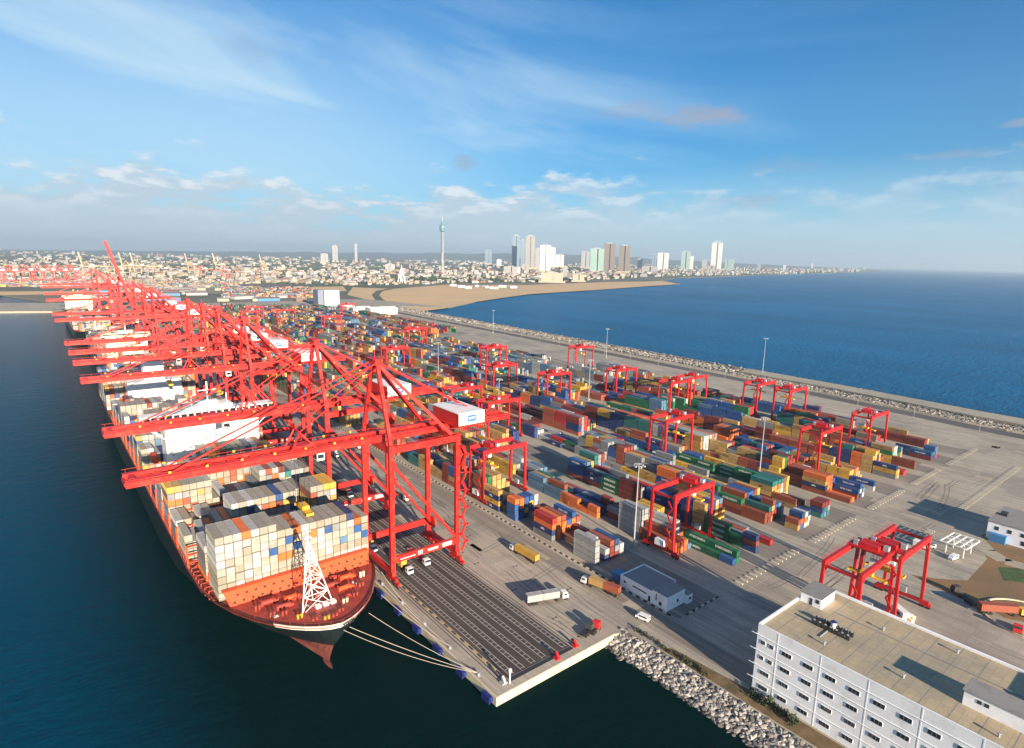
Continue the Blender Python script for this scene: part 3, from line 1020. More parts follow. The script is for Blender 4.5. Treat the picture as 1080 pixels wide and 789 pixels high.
def deck_mesh(row, xc, y_from, y_to, z_off=-0.9):
    b = MB()
    pts = [p for p in row if y_from <= p[1] <= y_to]
    def interp(y):
        for p, q in zip(row, row[1:]):
            if p[1] <= y <= q[1]:
                t = (y-p[1])/max(1e-6, q[1]-p[1])
                return tuple(p[i]+(q[i]-p[i])*t for i in range(3))
        return row[-1] if y > row[-1][1] else row[0]
    seq = [interp(y_from)]+[p for p in pts if y_from+.01 < p[1] < y_to-.01]+[interp(y_to)]
    for p, q in zip(seq, seq[1:]):
        b.face([(xc-p[0]+.15, p[1], p[2]+z_off), (xc+p[0]-.15, p[1], p[2]+z_off), (xc+q[0]-.15, q[1], q[2]+z_off), (xc-q[0]+.15, q[1], q[2]+z_off)])
    return b, interp

XC = -29.9
ship = empty('container_ship', (0, 0, 0), 'huge loaded container ship with orange bow deck and white lattice mast, moored alongside', 'ship', 'container ships along the quay')
LV = [(-9, 15, 150, 1.6, 1.0, .88), (-2.9, 11.0, 140, 1.55, 1.0, .95), (-0.6, 10.2, 132, 1.6, 1.0, .98), (4.5, 7.2, 105, 1.7, .92, 1.0), (8.6, 3.6, 76, 1.9, .8, 1.0), (11.6, 0.9, 62, 2.1, .64, 1.0), (13.6, 0.0, 58, 2.1, .62, 1.0)]
YB, YS = 34.5, 436
rows = hull(ship, XC, 28.1, YB, YS, LV, [('lower_hull', M['boot']), ('boot_topping', M['boot']), ('hull', lambda d, s: (.21, .068, .055)), ('hull_flare', lambda d, s: (.010, .018, .020)),
    ('upper_hull', lambda d, s: (.010, .018, .020)), ('bulwark', lambda d, s: (.70, .68, .62) if d < (13 if s > 0 else 9) else (.012, .02, .022))])
b, _ = deck_mesh(rows[-1], XC, 34.6, 66.2)
b.build('forecastle_deck', M['deck_red'], ship)
b, dk = deck_mesh(rows[-1], XC, 66.2, YS, -1.0)
b.build('main_deck', M['gangway'], ship)
# dark gunwale behind the white bow band
for s in (-1, 1):
    b = MB()
    top = rows[-1]
    for i in range(8, len(top)-1):
        p, q = top[i], top[i+1]
        b.beam((XC+s*(p[0]-.1), p[1], p[2]+.05), (XC+s*(q[0]-.1), q[1], q[2]+.05), .35, .25)
    b.build('gunwale', M['gangway'], ship)
for s in (-1, 1):
    b = MB()
    for i in range(10, len(rows[2])-1):
        p, q = rows[2][i], rows[2][i+1]
        b.beam((XC+s*(p[0]+.08), p[1], -.6), (XC+s*(q[0]+.08), q[1], -.6), .2, .45)
    b.build('stripe', M['ship_white'], ship)
# bulbous bow
b = MB()
n, m = 14, 12
for i in range(n):
    for j in range(m):
        def pt(i, j):
            t = math.pi*i/n
            a = 2*math.pi*j/m
            return (XC-0.6+3.0*math.sin(t)*math.cos(a), 45.5-10.5*math.cos(t), -5.3+2.7*math.sin(t)*math.sin(a))
        b.face([pt(i, j), pt(i, j+1), pt(i+1, j+1), pt(i+1, j)])
b.build('bulbous_bow', material('bulb_paint', (.16, .05, .04), .6, var=.2), ship)
# slanted orange breakwater in front of the first stack
b = MB()
zt, zb = 17.6, 13.2
xl, xr = -53.2, -6.4
b.raw([(xl+1, 64.6, zb), (xr-1, 64.6, zb), (xl-.4, 68.0, zt), (xr+.4, 68.0, zt), (xl+1, 65.6, zb-.3), (xr-1, 65.6, zb-.3), (xl-.4, 68.8, zt), (xr+.4, 68.8, zt)],
      [(0, 1, 3, 2), (4, 6, 7, 5), (2, 3, 7, 6), (0, 2, 6, 4), (1, 5, 7, 3)])
bw = b.build('breakwater_plate', M['ship_orange'], ship)
for r_ in range(2):
    for k in range(17):
        b = MB()
        x = xl+2.2+k*2.72+r_*1.2
        t = 0.34+0.36*r_
        b.beam((x-.35, 64.55+3.4*t-.05, zb+(zt-zb)*t), (x+.35, 64.55+3.4*t-.05, zb+(zt-zb)*t), .5, .45)
        b.build('opening', M['dark'], bw)
b = MB(); b.box(xl-.5, xr+.5, 67.9, 70.0, zt-.12, zt+.12)
b.build('coaming', M['ship_orange'], bw)
# deck gear on the forecastle
for k, (x, y) in enumerate(((-40, 55), (-36.5, 58.5), (-24, 58), (-21, 54), (-43, 60), (-18, 60))):
    b = MB()
    b.tube((x-1.6, y, 14.9), (x+1.6, y, 14.9), 0.75, 10)
    b.box(x-2.1, x-1.6, y-.9, y+.9, 13.4, 15.7)
    b.box(x+1.6, x+2.1, y-.9, y+.9, 13.4, 15.7)
    b.box(x+2.1, x+3.2, y-.6, y+.6, 13.4, 15.0)
    b.build('winch', M['ship_orange'] if k % 2 else M['deck_red'], ship)
for k, (x, y) in enumerate(((-38, 46), (-35, 42), (-27, 42), (-24, 46), (-44, 52), (-16, 52), (-32, 40.5), (-29.5, 40.5), (-46.5, 58), (-13, 58), (-20, 47.5), (-41, 50.5))):
    b = MB()
    for dx in (-.55, .55):
        b.tube((x+dx, y, 13.6), (x+dx, y, 15.7), .33, 8)
        b.tube((x+dx, y, 15.7), (x+dx, y, 15.95), .45, 8)
    b.build('bollard', M['yellow'] if k % 6 == 0 else (M['gangway'] if k % 3 else M['ship_cream']), ship)
b = MB()
for i in range(3):
    b.box(-31.5+i*2.3-1, -31.5+i*2.3+.6, 47.5, 49.0, 13.8, 15.6)
b.build('deck_locker', M['ship_white'], ship)
for k in range(26):
    b = MB()
    x, y = rnd.uniform(-44, -16), rnd.uniform(48, 63)
    w_, h_ = rnd.uniform(.6, 2.2), rnd.uniform(.4, 1.3)
    b.cbox(x, y, 13.7, w_, rnd.uniform(.6, 1.8), h_)
    b.cbox(x+.1, y, 13.7+h_, w_*.5, .5, .3)
    b.build('deck_fitting', M[rnd.choice(['deck_red', 'deck_red', 'ship_orange', 'gangway', 'grey'])], ship)
b = MB()
for i in range(len(rows[-1])-1):
    p, q = rows[-1][i], rows[-1][i+1]
    if p[1] > 64: break
    for s in (-1, 1):
        b.beam((XC+s*(p[0]-.3), p[1], p[2]+.95), (XC+s*(q[0]-.3), q[1], q[2]+.95), .07)
        b.beam((XC+s*(p[0]-.3), p[1], p[2]), (XC+s*(p[0]-.3), p[1], p[2]+.95), .08)
b.build('bow_rail', M['gangway'], ship)
# white lattice foremast
ap = Vector((-33.4, 50.6, 37.5))
feet = [Vector((-36.6, 48.0, 14.0)), Vector((-26.8, 48.4, 14.0)), Vector((-31.2, 54.2, 14.0))]
b = MB()
for f in feet: b.beam(f, ap+(f-ap)*0.045, .28)
lv = [0, .22, .42, .6, .76, .9]
for a, c in zip(lv, lv[1:]):
    for i in range(3):
        f, g = feet[i], feet[(i+1) % 3]
        b.beam(f.lerp(ap, c), g.lerp(ap, c), .18)
        b.beam(f.lerp(ap, a), g.lerp(ap, c), .15)
        b.beam(g.lerp(ap, a), f.lerp(ap, c), .15)
b.beam(ap-Vector((0, 0, .6)), ap+Vector((0, 0, 3.2)), .25)
b.beam(ap+Vector((-1.3, 0, 1.3)), ap+Vector((1.3, 0, 1.3)), .2)
b.cbox(ap.x, ap.y, ap.z-.4, 2.2, 2.0, .25)
mast = b.build('foremast', M['text_white'], ship)
b = MB(); b.cbox(ap.x, ap.y-.2, ap.z+2.8, 1.0, .6, .7)
b.build('radar', M['ship_cream'], mast)
b = MB(); b.cbox(ap.x-.2, ap.y-.4, ap.z-4.6, 1.0, .8, .9)
b.build('mast_light', M['ship_cream'], mast)
# lettering of the owner on the white bow band, starboard side
lettering('UASC', 1.45, M['text_dark'], ship, (-27.75+.248*.34, 35.03-.969*.34, 15.25), (.248, -.969), bold=0.07, name='bow_lettering')

# accommodation block
b = MB()
b.box(-49.5, -9.5, 181, 193, 12.6, 43.6)
b.box(-46, -13, 193, 196, 12.6, 38)
br = b.build('superstructure', M['ship_white'], ship)
b = MB()
b.box(-58.4, -1.4, 184.5, 191.5, 43.8, 47.0)
bd = b.build('bridge_deck', M['ship_white'], br)
for k in range(19):
    b = MB()
    x = -56.9+k*2.98
    b.box(x, x+2.3, 184.38, 184.45, 45.2, 46.5)
    b.build('bridge_window', M['glass'], bd)
for lvl in range(8):
    for k in range(0, 12, 2 if lvl % 2 else 3):
        x = -47.2+k*3.05
        b = MB()
        b.box(x, x+.5, 180.93, 180.97, 16+lvl*3.2, 16.6+lvl*3.2)
        b.build('cabin_window', M['glass'], br)

b = MB()
b.box(-40, -20, 184, 192, 47.0, 49.2)
b.box(-34, -26, 186, 190, 49.2, 51.0)
b.beam((-30, 188, 51), (-30, 188, 60), .6)
b.beam((-34, 188, 56), (-26, 188, 56), .35)
b.beam((-37, 187, 49), (-37, 187, 54), .3)
b.beam((-22, 187, 49), (-22, 187, 54), .3)
b.build('bridge_roof_mast', M['ship_white'], br)
for x in (-58.2, -1.6):
    for y in (185, 191):
        b = MB()
        b.beam((x, y, 43.8), (x+(8.8 if x < -30 else -8.0), y, 36), .35)
        b.build('wing_brace', M['ship_white'], bd)
for s in (-1, 1):
    b = MB()
    x = XC+s*23.5
    b.tube((x, 187, 26), (x, 196.5, 26), 1.6, 10)
    b.cbox(x, 191.7, 26.8, 2.2, 4, 1.2)
    b.build('lifeboat', M['ship_orange'], ship)
b = MB()
b.box(-46, -14, 345.5, 358, 12.6, 33)
b.box(-36, -24, 347, 357, 33, 46)
fn = b.build('funnel_casing', M['ship_white'], ship)
b = MB()
b.box(-35, -25, 348, 356, 46, 49)
b.build('funnel', M['ship_orange'], fn)

def lash(root, y, x0, x1, z0, z1, mat):
    b = MB()
    n = max(2, int((x1-x0)/5.2))
    for i in range(n+1):
        x = x0+(x1-x0)*i/n
        b.beam((x, y, z0), (x, y, z1), .4)
        b.beam((x, y+1.1, z0), (x, y+1.1, z1), .4)
    for z in (z0+2.7, z1-.2, (z0+z1)/2+1.2):
        b.box(x0, x1, y-.1, y+1.2, z-.1, z+.1)
    for i in range(n):
        xa, xb = x0+(x1-x0)*i/n, x0+(x1-x0)*(i+1)/n
        if i % 3 == 0:
            b.beam((xa, y-.05, z0), (xb, y-.05, z0+2.6), .18)
    b.build('lashing_bridge', mat, root)
XS19 = [-54.4+1.22+i*2.615 for i in range(19)]
XS21 = [-57.3+1.22+i*2.605 for i in range(21)]
ov = {}
for (c, t, k) in ((3, 7, 'orange'), (0, 7, 'cream'), (1, 7, 'cream'), (2, 7, 'white'), (4, 7, 'white'), (5, 7, 'cream'), (6, 7, 'cream'), (6, 4, 'blue'), (8, 5, 'blue'), (9, 5, 'beige'), (9, 4, 'blue'), (9, 6, 'orange'),
                  (7, 3, 'orange'), (8, 3, 'orange'), (13, 6, 'cream'), (13, 5, 'blue'), (14, 5, 'grey'), (15, 3, 'light blue'), (17, 5, 'orange'), (17, 4, 'blue'), (18, 3, 'blue'), (16, 6, 'navy blue'), (17, 6, 'white'),
                  (11, 5, 'orange'), (5, 5, 'white'), (5, 4, 'white'), (4, 4, 'white')):
    ov[(c, t)] = k
for c in range(19):
    for t in range(8):
        if (c, t) not in ov:
            ov[(c, t)] = rnd.choice(['cream']*7+['white']*4+['beige']*2)
ship_bay('near ship', 'front bay', 70.2, XS19, 13.9, [8]*7+[7]*6+[7]*4+[6]*2, override=ov)
ov1 = {(0, 4): 'white', (1, 4): 'grey', (1, 3): 'maroon', (2, 3): 'red', (2, 2): 'yellow', (0, 3): 'cream', (3, 4): 'light blue', (4, 4): 'light blue'}
ship_bay('near ship', 'second bay', 85.2, XS21[1:20], 13.2, [5, 4, 4, 5, 5, 4, 5, 4, 4, 5, 5, 5, 5, 4, 5, 5, 4, 4, 4], override=ov1)
ship_bay('near ship', 'third bay', 103.4, XS21, 12.9, [4, 3, 4, 4, 5, 5]+[7, 7, 7, 7, 7, 7, 7, 7, 7]+[3, 3]+[7, 7, 7, 7], override={(6, 6): 'white', (7, 6): 'cream', (8, 6): 'white', (9, 6): 'cream', (10, 6): 'cream', (11, 6): 'beige', (12, 6): 'blue', (13, 6): 'cream', (14, 6): 'cream', (13, 5): 'yellow', (14, 5): 'beige',
         (8, 5): 'navy blue', (9, 5): 'white', (10, 5): 'rust red', (11, 5): 'orange', (12, 5): 'maroon', (17, 6): 'cream', (18, 6): 'cream', (19, 6): 'yellow', (20, 6): 'yellow'})
ship_bay('near ship', 'fourth bay', 118.3, XS21, 12.9, [4, 4, 3, 4, 4, 3, 3, 4, 5, 5, 5, 4, 4, 3, 4, 5, 5, 5, 4, 4, 5])
ship_bay('near ship', 'fifth bay', 133.2, XS21, 12.9, [7, 7, 7, 7, 7, 7, 4, 5, 4, 4, 4, 4, 5, 7, 7, 7, 7, 6, 6, 6, 6], override={(0, 6): 'yellow', (1, 6): 'tan yellow', (2, 6): 'beige', (3, 6): 'cream', (0, 4): 'orange', (1, 4): 'orange', (2, 4): 'rust red', (4, 6): 'cream'})
ship_bay('near ship', 'sixth bay', 148.1, XS21, 12.9, [5, 5, 5, 5, 6, 6, 7, 7, 7, 7, 7, 7, 7, 7, 7, 7, 7, 6, 6, 6, 6])
ship_bay('near ship', 'seventh bay', 163.0, XS21, 12.9, [4, 4, 5, 5, 6, 6, 7, 8, 8, 8, 8, 8, 8, 8, 8, 8, 8, 7, 7, 6, 6])
yy, nb = 199.5, 8
while yy < 420:
    if not (332 < yy < 360):
        base_h = rnd.choice([5, 6, 6, 7, 7, 8])
        hs = []
        h = base_h
        for c in range(21):
            if rnd.random() < .3: h = max(3, min(8, base_h+rnd.choice([-2, -1, 0, 0, 1])))
            hs.append(h)
        ship_bay('near ship', f'{ORD[nb-1]} bay', yy, XS21, 12.9, hs)
        nb += 1
    yy += 14.9
    if 332 < yy < 360: yy = 361
for y in (83.1, 98.2, 116.2, 131.1, 146.0, 160.9, 175.9, 212.3, 227.2, 242.1, 257, 271.9, 286.8, 301.7, 316.6):
    lash(ship, y, -57.6 if y > 84 else -54.2, -2.2 if y > 84 else -5, 12.8, 21.5 if y > 84 else 17, M['ship_orange'])
# side passage posts and hatch coaming along the rails
for s in (-1, 1):
    b = MB()
    y = 76
    while y < 335:
        w, yy_, zz_ = dk(y)
        b.beam((XC+s*(w-.5), y, 12.4), (XC+s*(w-.5), y, 15.2), .3)
        b.beam((XC+s*(w-.5), y, 15.2), (XC+s*(w-2.2), y, 15.2), .25)
        y += 3.1
    for y0 in range(76, 330, 12):
        w0, w1 = dk(y0)[0], dk(y0+12)[0]
        b.beam((XC+s*(w0-.5), y0, 14.1), (XC+s*(w1-.5), y0+12, 14.1), .12)
        b.beam((XC+s*(w0-.5), y0, 15.2), (XC+s*(w1-.5), y0+12, 15.2), .16)
    b.build('side_rail', M['gangway'], ship)

def plain_ship(label, xc, half, yb, ys, bridge_y, wall, hullmat, bays, shipname, zd=9.5, bzone=None, btop=38, cols=15):
    sh = empty('container_ship', (0, 0, 0), label, 'ship', 'container ships along the quay')
    L_ = [(-9, 12, 70, 1.9, .9, .9), (-2.9, 8, 66, 1.9, .85, .97), (-1.2, 7.5, 62, 1.9, .82, 1.0), (zd-2, 2, 48, 2.0, .66, 1.0), (zd+1.0, 0, 42, 2.2, .62, 1.0)]
    rw = hull(sh, xc, half, yb, ys, L_, [('lower_hull', M['boot']), ('boot_topping', M['boot']), ('hull', hullmat), ('bulwark', hullmat)])
    bb, _ = deck_mesh(rw[-1], xc, yb+.1, ys, -.8)
    bb.build('deck', M['deck_red'], sh)
    bb = MB()
    for i in range(len(rw[-1])-1):
        p, q = rw[-1][i], rw[-1][i+1]
        for s in (-1, 1):
            bb.beam((xc+s*p[0], p[1], p[2]+.1), (xc+s*q[0], q[1], q[2]+.1), .5, .5)
    bb.build('rail', M['ship_orange'], sh)
    bb = MB()
    bb.box(xc-half*.85, xc+half*.85, bridge_y, bridge_y+12, zd, btop)
    s_ = bb.build('superstructure', wall, sh)
    bb = MB()
    bb.box(xc-half, xc+half, bridge_y+1, bridge_y+9, btop, btop+3.2)
    bd_ = bb.build('bridge_deck', wall, s_)
    bb = MB()
    bb.box(xc-half+1, xc+half-1, bridge_y+.86, bridge_y+.95, btop+1.3, btop+2.5)
    bb.build('bridge_windows', M['glass'], bd_)
    bb = MB()
    bb.box(xc-6, xc+6, bridge_y+3, bridge_y+8, btop+3.2, btop+5.5)
    bb.beam((xc, bridge_y+5, btop+5), (xc, bridge_y+5, btop+12), .6)
    bb.build('bridge_mast', wall, s_)
    bb = MB()
    fy = bridge_y+14 if bzone is None else bzone
    bb.box(xc-8, xc+8, fy, fy+9, zd, btop-2)
    bb.box(xc-4, xc+4, fy+1, fy+8, btop-2, btop+5)
    bb.build('funnel', wall, sh)
    bb = MB()
    bb.beam((xc, yb+12, zd+1), (xc, yb+12, zd+18), .6)
    bb.beam((xc-2, yb+12, zd+13), (xc+2, yb+12, zd+13), .35)
    bb.build('foremast', M['ship_white'], sh)
    n = int(half*2/2.6)
    xs = [xc-n*1.3+1.3+i*2.6 for i in range(n)]
    k = 0
    y = yb+28
    while y < ys-22:
        if not (bridge_y-13 < y < bridge_y+14) and not (bzone and bzone-13 < y < bzone+10) and not (bzone is None and bridge_y-13 < y < bridge_y+25):
            h0 = rnd.choice(bays)
            hs = []
            h = h0
            nn = n if y > yb+45 else n-4
            x_ = xs if nn == n else xs[2:-2]
            for c in range(nn):
                if rnd.random() < .3: h = max(1, h0+rnd.choice([-2, -1, 0, 1]))
                hs.append(h)
            ship_bay(shipname, f'{ORD[min(k,20)]} bay', y, x_, zd+.8, hs)
            k += 1
        y += 14.6
    return sh
plain_ship('second container ship, cream bridge tower rising among its stacks, moored beyond the near ship', -22, 20, 452, 806, 560, M['ship_cream'], M['hull_blue'], [4, 5, 5, 6], 'second ship', bzone=520)
plain_ship('third container ship with dark hull and red rimmed bow, farthest along the quay', -26, 22.5, 838, 1190, 1140, M['ship_cream'], M['hull_dark'], [2, 3, 4, 4], 'third ship')
# ================================================================ CONTAINER YARD
YARDCOLS = ['maroon']*19+['rust red']*14+['tan yellow']*16+['yellow']*8+['navy blue']*11+['blue']*12+['orange']*9+['grey']*8+['white']*5+['green']*10+['teal']*7+['light blue']*5+['red']*4+['brown']*2+['cream']*3+['beige']*4
LAYER = ['bottom', 'second', 'third', 'fourth', 'fifth', 'sixth']
def row_x(k, r):
    return STARTS[k]+3.3+r*2.92+(0 if k else -1.9)
def stack(k, r, bay, y, cols, half=None):
    """a stack of containers; half: None = forty foot, 'front' or 'rear' = twenty foot"""
    l = 12.19 if half is None else 6.06
    yy = y+(6.3 if half == 'rear' else 0)
    for t, c in enumerate(cols):
        w = f'{LAYER[t]} layer, {ORD[r]} row, {ORD[bay] if bay < 26 else "far"} bay{" "+half if half else ""}, {ORD[k]} block from quay'
        add_container(row_x(k, r)+rnd.uniform(-.08, .08), yy+rnd.uniform(-.15, .15), 0.0+t*2.6, l, c, w)
BAYP = 12.75
Y0 = [34.8]+[1.9]*10+[681.0, 694.0]
FIX = {}
def fix(k, bay, r, cols, half=None):
    FIX.setdefault((k, bay, r), []).append((cols, half))
fix(0, 0, 0, ['white']*4); fix(0, 0, 1, []); fix(0, 0, 2, ['navy blue', 'white'], 'front'); fix(0, 0, 2, ['white', 'white', 'white'], 'rear'); fix(0, 0, 3, ['maroon', 'maroon', 'rust red']); fix(0, 0, 4, ['maroon', 'grey', 'blue']); fix(0, 0, 5, ['white', 'white'], 'front')
fix(0, 1, 0, []); fix(0, 1, 1, []); fix(0, 1, 2, ['brown']); fix(0, 1, 3, ['maroon']); fix(0, 1, 4, ['maroon', 'maroon']); fix(0, 1, 5, ['maroon'])
fix(0, 2, 0, ['grey', 'navy blue', 'orange', 'red']); fix(0, 2, 1, ['orange', 'orange', 'orange', 'orange']); fix(0, 2, 2, ['rust red', 'orange', 'orange', 'rust red']); fix(0, 2, 3, ['navy blue', 'orange', 'blue']); fix(0, 2, 4, ['orange', 'orange', 'orange', 'blue']); fix(0, 2, 5, ['teal', 'grey', 'rust red'])
fix(0, 3, 0, []); fix(0, 3, 1, []); fix(0, 3, 2, []); fix(0, 3, 3, ['grey']); fix(0, 3, 4, ['maroon', 'rust red']); fix(0, 3, 5, ['rust red', 'maroon'])
fix(0, 4, 0, ['blue', 'blue', 'blue', 'orange'], 'front'); fix(0, 4, 1, ['blue', 'navy blue', 'orange', 'orange'], 'front'); fix(0, 4, 2, ['navy blue', 'tan yellow', 'blue', 'blue'], 'front'); fix(0, 4, 3, ['yellow', 'blue', 'yellow', 'blue'], 'front'); fix(0, 4, 4, ['white', 'white', 'white', 'white'], 'front'); fix(0, 4, 5, [])
fix(0, 5, 0, ['navy blue', 'yellow', 'navy blue', 'tan yellow']); fix(0, 5, 1, ['tan yellow', 'blue', 'tan yellow']); fix(0, 5, 2, ['tan yellow', 'tan yellow']); fix(0, 5, 3, ['tan yellow', 'yellow']); fix(0, 5, 4, ['tan yellow']); fix(0, 5, 5, [])
fix(1, 0, 0, []); fix(1, 0, 1, []); fix(1, 0, 2, []); fix(1, 0, 3, []); fix(1, 0, 4, ['blue'], 'front'); fix(1, 0, 4, ['green'], 'rear'); fix(1, 0, 5, ['green', 'green'])
fix(1, 1, 0, ['orange', 'orange'], 'rear'); fix(1, 1, 1, ['orange', 'red'], 'rear'); fix(1, 1, 2, ['rust red', 'orange'], 'rear'); fix(1, 1, 3, ['light blue'], 'rear'); fix(1, 1, 4, ['green']); fix(1, 1, 5, ['green', 'green'])
fix(1, 2, 0, ['rust red', 'rust red']); fix(1, 2, 1, ['orange', 'orange', 'rust red']); fix(1, 2, 2, ['white', 'blue', 'white']); fix(1, 2, 3, ['white', 'white', 'white', 'white']); fix(1, 2, 4, ['rust red', 'rust red']); fix(1, 2, 5, ['orange', 'orange'])
fix(1, 3, 0, ['white']*5); fix(1, 3, 1, ['grey', 'white', 'white', 'white', 'white']); fix(1, 3, 2, ['white']*4); fix(1, 3, 3, ['grey', 'grey', 'white', 'white']); fix(1, 3, 4, ['tan yellow', 'yellow', 'yellow', 'yellow']); fix(1, 3, 5, ['yellow', 'tan yellow', 'yellow', 'yellow'])
fix(2, 0, 0, ['blue', 'rust red', 'navy blue'], 'front'); fix(2, 0, 0, ['green', 'green'], 'rear'); fix(2, 0, 1, ['green', 'grey'], 'rear'); fix(2, 0, 2, ['grey'], 'rear'); fix(2, 0, 3, []); fix(2, 0, 4, ['red'], 'front'); fix(2, 0, 5, [])
fix(2, 1, 0, ['green', 'green', 'green']); fix(2, 1, 1, ['grey', 'grey']); fix(2, 1, 2, ['maroon']); fix(2, 1, 3, ['maroon']); fix(2, 1, 4, ['rust red']); fix(2, 1, 5, ['grey'])
fix(3, 0, 0, []); fix(3, 0, 1, []); fix(3, 0, 2, ['tan yellow', 'rust red'], 'front'); fix(3, 0, 3, ['blue', 'rust red', 'blue'], 'front'); fix(3, 0, 4, ['white', 'orange', 'white'], 'front'); fix(3, 0, 5, ['white', 'white', 'navy blue'], 'front')
fix(3, 1, 0, ['rust red', 'rust red']); fix(3, 1, 1, ['maroon', 'maroon', 'teal']); fix(3, 1, 2, ['tan yellow', 'rust red', 'tan yellow', 'rust red'], 'front'); fix(3, 1, 3, ['red', 'red', 'blue']); fix(3, 1, 4, ['teal', 'light blue', 'light blue']); fix(3, 1, 5, ['grey', 'light blue'])
fix(3, 2, 0, ['maroon', 'rust red', 'green']); fix(3, 2, 1, ['yellow', 'rust red', 'tan yellow', 'rust red']); fix(3, 2, 2, ['maroon', 'teal', 'navy blue', 'blue']); fix(3, 2, 3, ['rust red', 'teal', 'teal', 'blue']); fix(3, 2, 4, ['tan yellow', 'rust red', 'yellow', 'maroon']); fix(3, 2, 5, ['yellow', 'yellow', 'yellow', 'yellow'])
fix(4, 0, 0, ['teal', 'navy blue', 'maroon'], 'front'); fix(4, 0, 1, ['light blue', 'teal', 'maroon'], 'front'); fix(4, 0, 2, ['teal', 'grey', 'maroon'], 'front'); fix(4, 0, 3, []); fix(4, 0, 4, []); fix(4, 0, 5, [])
fix(4, 1, 0, ['tan yellow', 'rust red']); fix(4, 1, 1, ['rust red']); fix(4, 1, 2, []); fix(4, 1, 3, ['brown']); fix(4, 1, 4, []); fix(4, 1, 5, [])
fix(4, 2, 0, ['maroon', 'tan yellow', 'tan yellow', 'teal']); fix(4, 2, 1, ['orange', 'yellow', 'tan yellow', 'teal']); fix(4, 2, 2, ['rust red', 'yellow', 'orange', 'teal']); fix(4, 2, 3, ['grey', 'white', 'cream', 'teal'])
fix(5, 0, 0, ['rust red']); fix(5, 0, 1, ['orange']); fix(5, 0, 2, []); fix(5, 0, 3, ['maroon', 'blue']); fix(5, 0, 4, ['navy blue', 'white', 'blue']); fix(5, 0, 5, ['white', 'light blue'])
fix(5, 1, 0, ['rust red', 'navy blue', 'tan yellow', 'orange']); fix(5, 1, 1, ['orange', 'orange', 'orange', 'orange']); fix(5, 1, 2, ['rust red', 'orange', 'rust red', 'rust red']); fix(5, 1, 3, ['blue', 'blue', 'blue']); fix(5, 1, 4, ['maroon', 'grey', 'blue']); fix(5, 1, 5, ['blue', 'light blue'])
fix(6, 0, 0, ['white', 'blue']); fix(6, 0, 1, []); fix(6, 0, 2, []); fix(6, 0, 3, []); fix(6, 0, 4, []); fix(6, 0, 5, [])
fix(7, 0, 0, ['grey', 'yellow', 'navy blue']); fix(7, 0, 1, ['yellow', 'yellow']); fix(7, 0, 2, []); fix(7, 0, 3, []); fix(7, 0, 4, ['red']); fix(7, 0, 5, ['red'])
fix(8, 0, 0, ['rust red', 'rust red']); fix(8, 0, 1, []); fix(8, 0, 2, []); fix(8, 0, 3, []); fix(8, 0, 4, []); fix(8, 0, 5, [])
fix(9, 0, 0, ['maroon', 'blue']); fix(9, 0, 1, ['navy blue', 'teal']); fix(9, 0, 2, ['navy blue', 'blue', 'blue'], 'front'); fix(9, 0, 3, ['red', 'light blue', 'light blue'], 'front'); fix(9, 0, 4, []); fix(9, 0, 5, [])
fix(10, 0, 0, []); fix(10, 0, 1, []); fix(10, 0, 2, []); fix(10, 0, 3, []); fix(10, 0, 4, []); fix(10, 0, 5, [])
for k in range(13):
    bay = 0
    y = Y0[k]
    hrow = [rnd.choice([1, 2, 3, 3, 4]) for _ in range(6)]
    crow = [rnd.choice(YARDCOLS) for _ in range(6)]
    run = 0
    while y < YEND[k]:
        if run <= 0:                       # a new consignment: a few bays of the same line, built to about one height
            run = rnd.choice([1, 2, 2, 3, 3, 4])
            hb = rnd.choice([0, 2, 3, 3, 4, 4, 4, 5, 5])
            main_c = rnd.choice(YARDCOLS)
            hrow = [hb]*6
            if rnd.random() < .5:
                for r in range(rnd.choice([3, 4, 5]), 6): hrow[r] = max(0, hb-rnd.choice([1, 2]))
            else:
                for r in range(0, rnd.choice([1, 2, 3])): hrow[r] = max(0, hb-rnd.choice([1, 2]))
            c = main_c
            for r in range(6):
                if rnd.random() < .3: c = rnd.choice(YARDCOLS)
                crow[r] = c
            half_run = rnd.random() < .22
        run -= 1
        for r in range(6):
            if (k, bay, r) in FIX:
                for cols, half in FIX[(k, bay, r)]:
                    if cols: stack(k, r, bay, y, cols, half)
                continue
            h = hrow[r]
            if rnd.random() < 0.25: h = max(0, min(5, h+rnd.choice([-2, -1, 1])))
            if y > 380 and k > 6: h = min(h, 3)
            if y > 700 and k > 5: h = min(h, 3)
            if k > 7 and (410+(10-k)*60) < y < 700: h = 0 if rnd.random() < .75 else min(h, 2)
            if bay == 0 and k > 6: h = min(h, 2)
            pal = ['grey', 'white', 'light blue', 'beige', 'grey'] if (k >= 7 and 260 < y < 460) else None
            def cs(n):
                out = []
                c = rnd.choice(pal) if pal and rnd.random() < .7 else crow[r]
                for _ in range(n):
                    if rnd.random() < 0.16: c = rnd.choice(pal or YARDCOLS)
                    out.append(c)
                return out
            if half_run:
                stack(k, r, bay, y, cs(h), 'front')
                stack(k, r, bay, y, cs(max(0, min(5, h+rnd.choice([-1, 0, 0])))), 'rear')
            else:
                stack(k, r, bay, y, cs(h))
        y += BAYP
        bay += 1

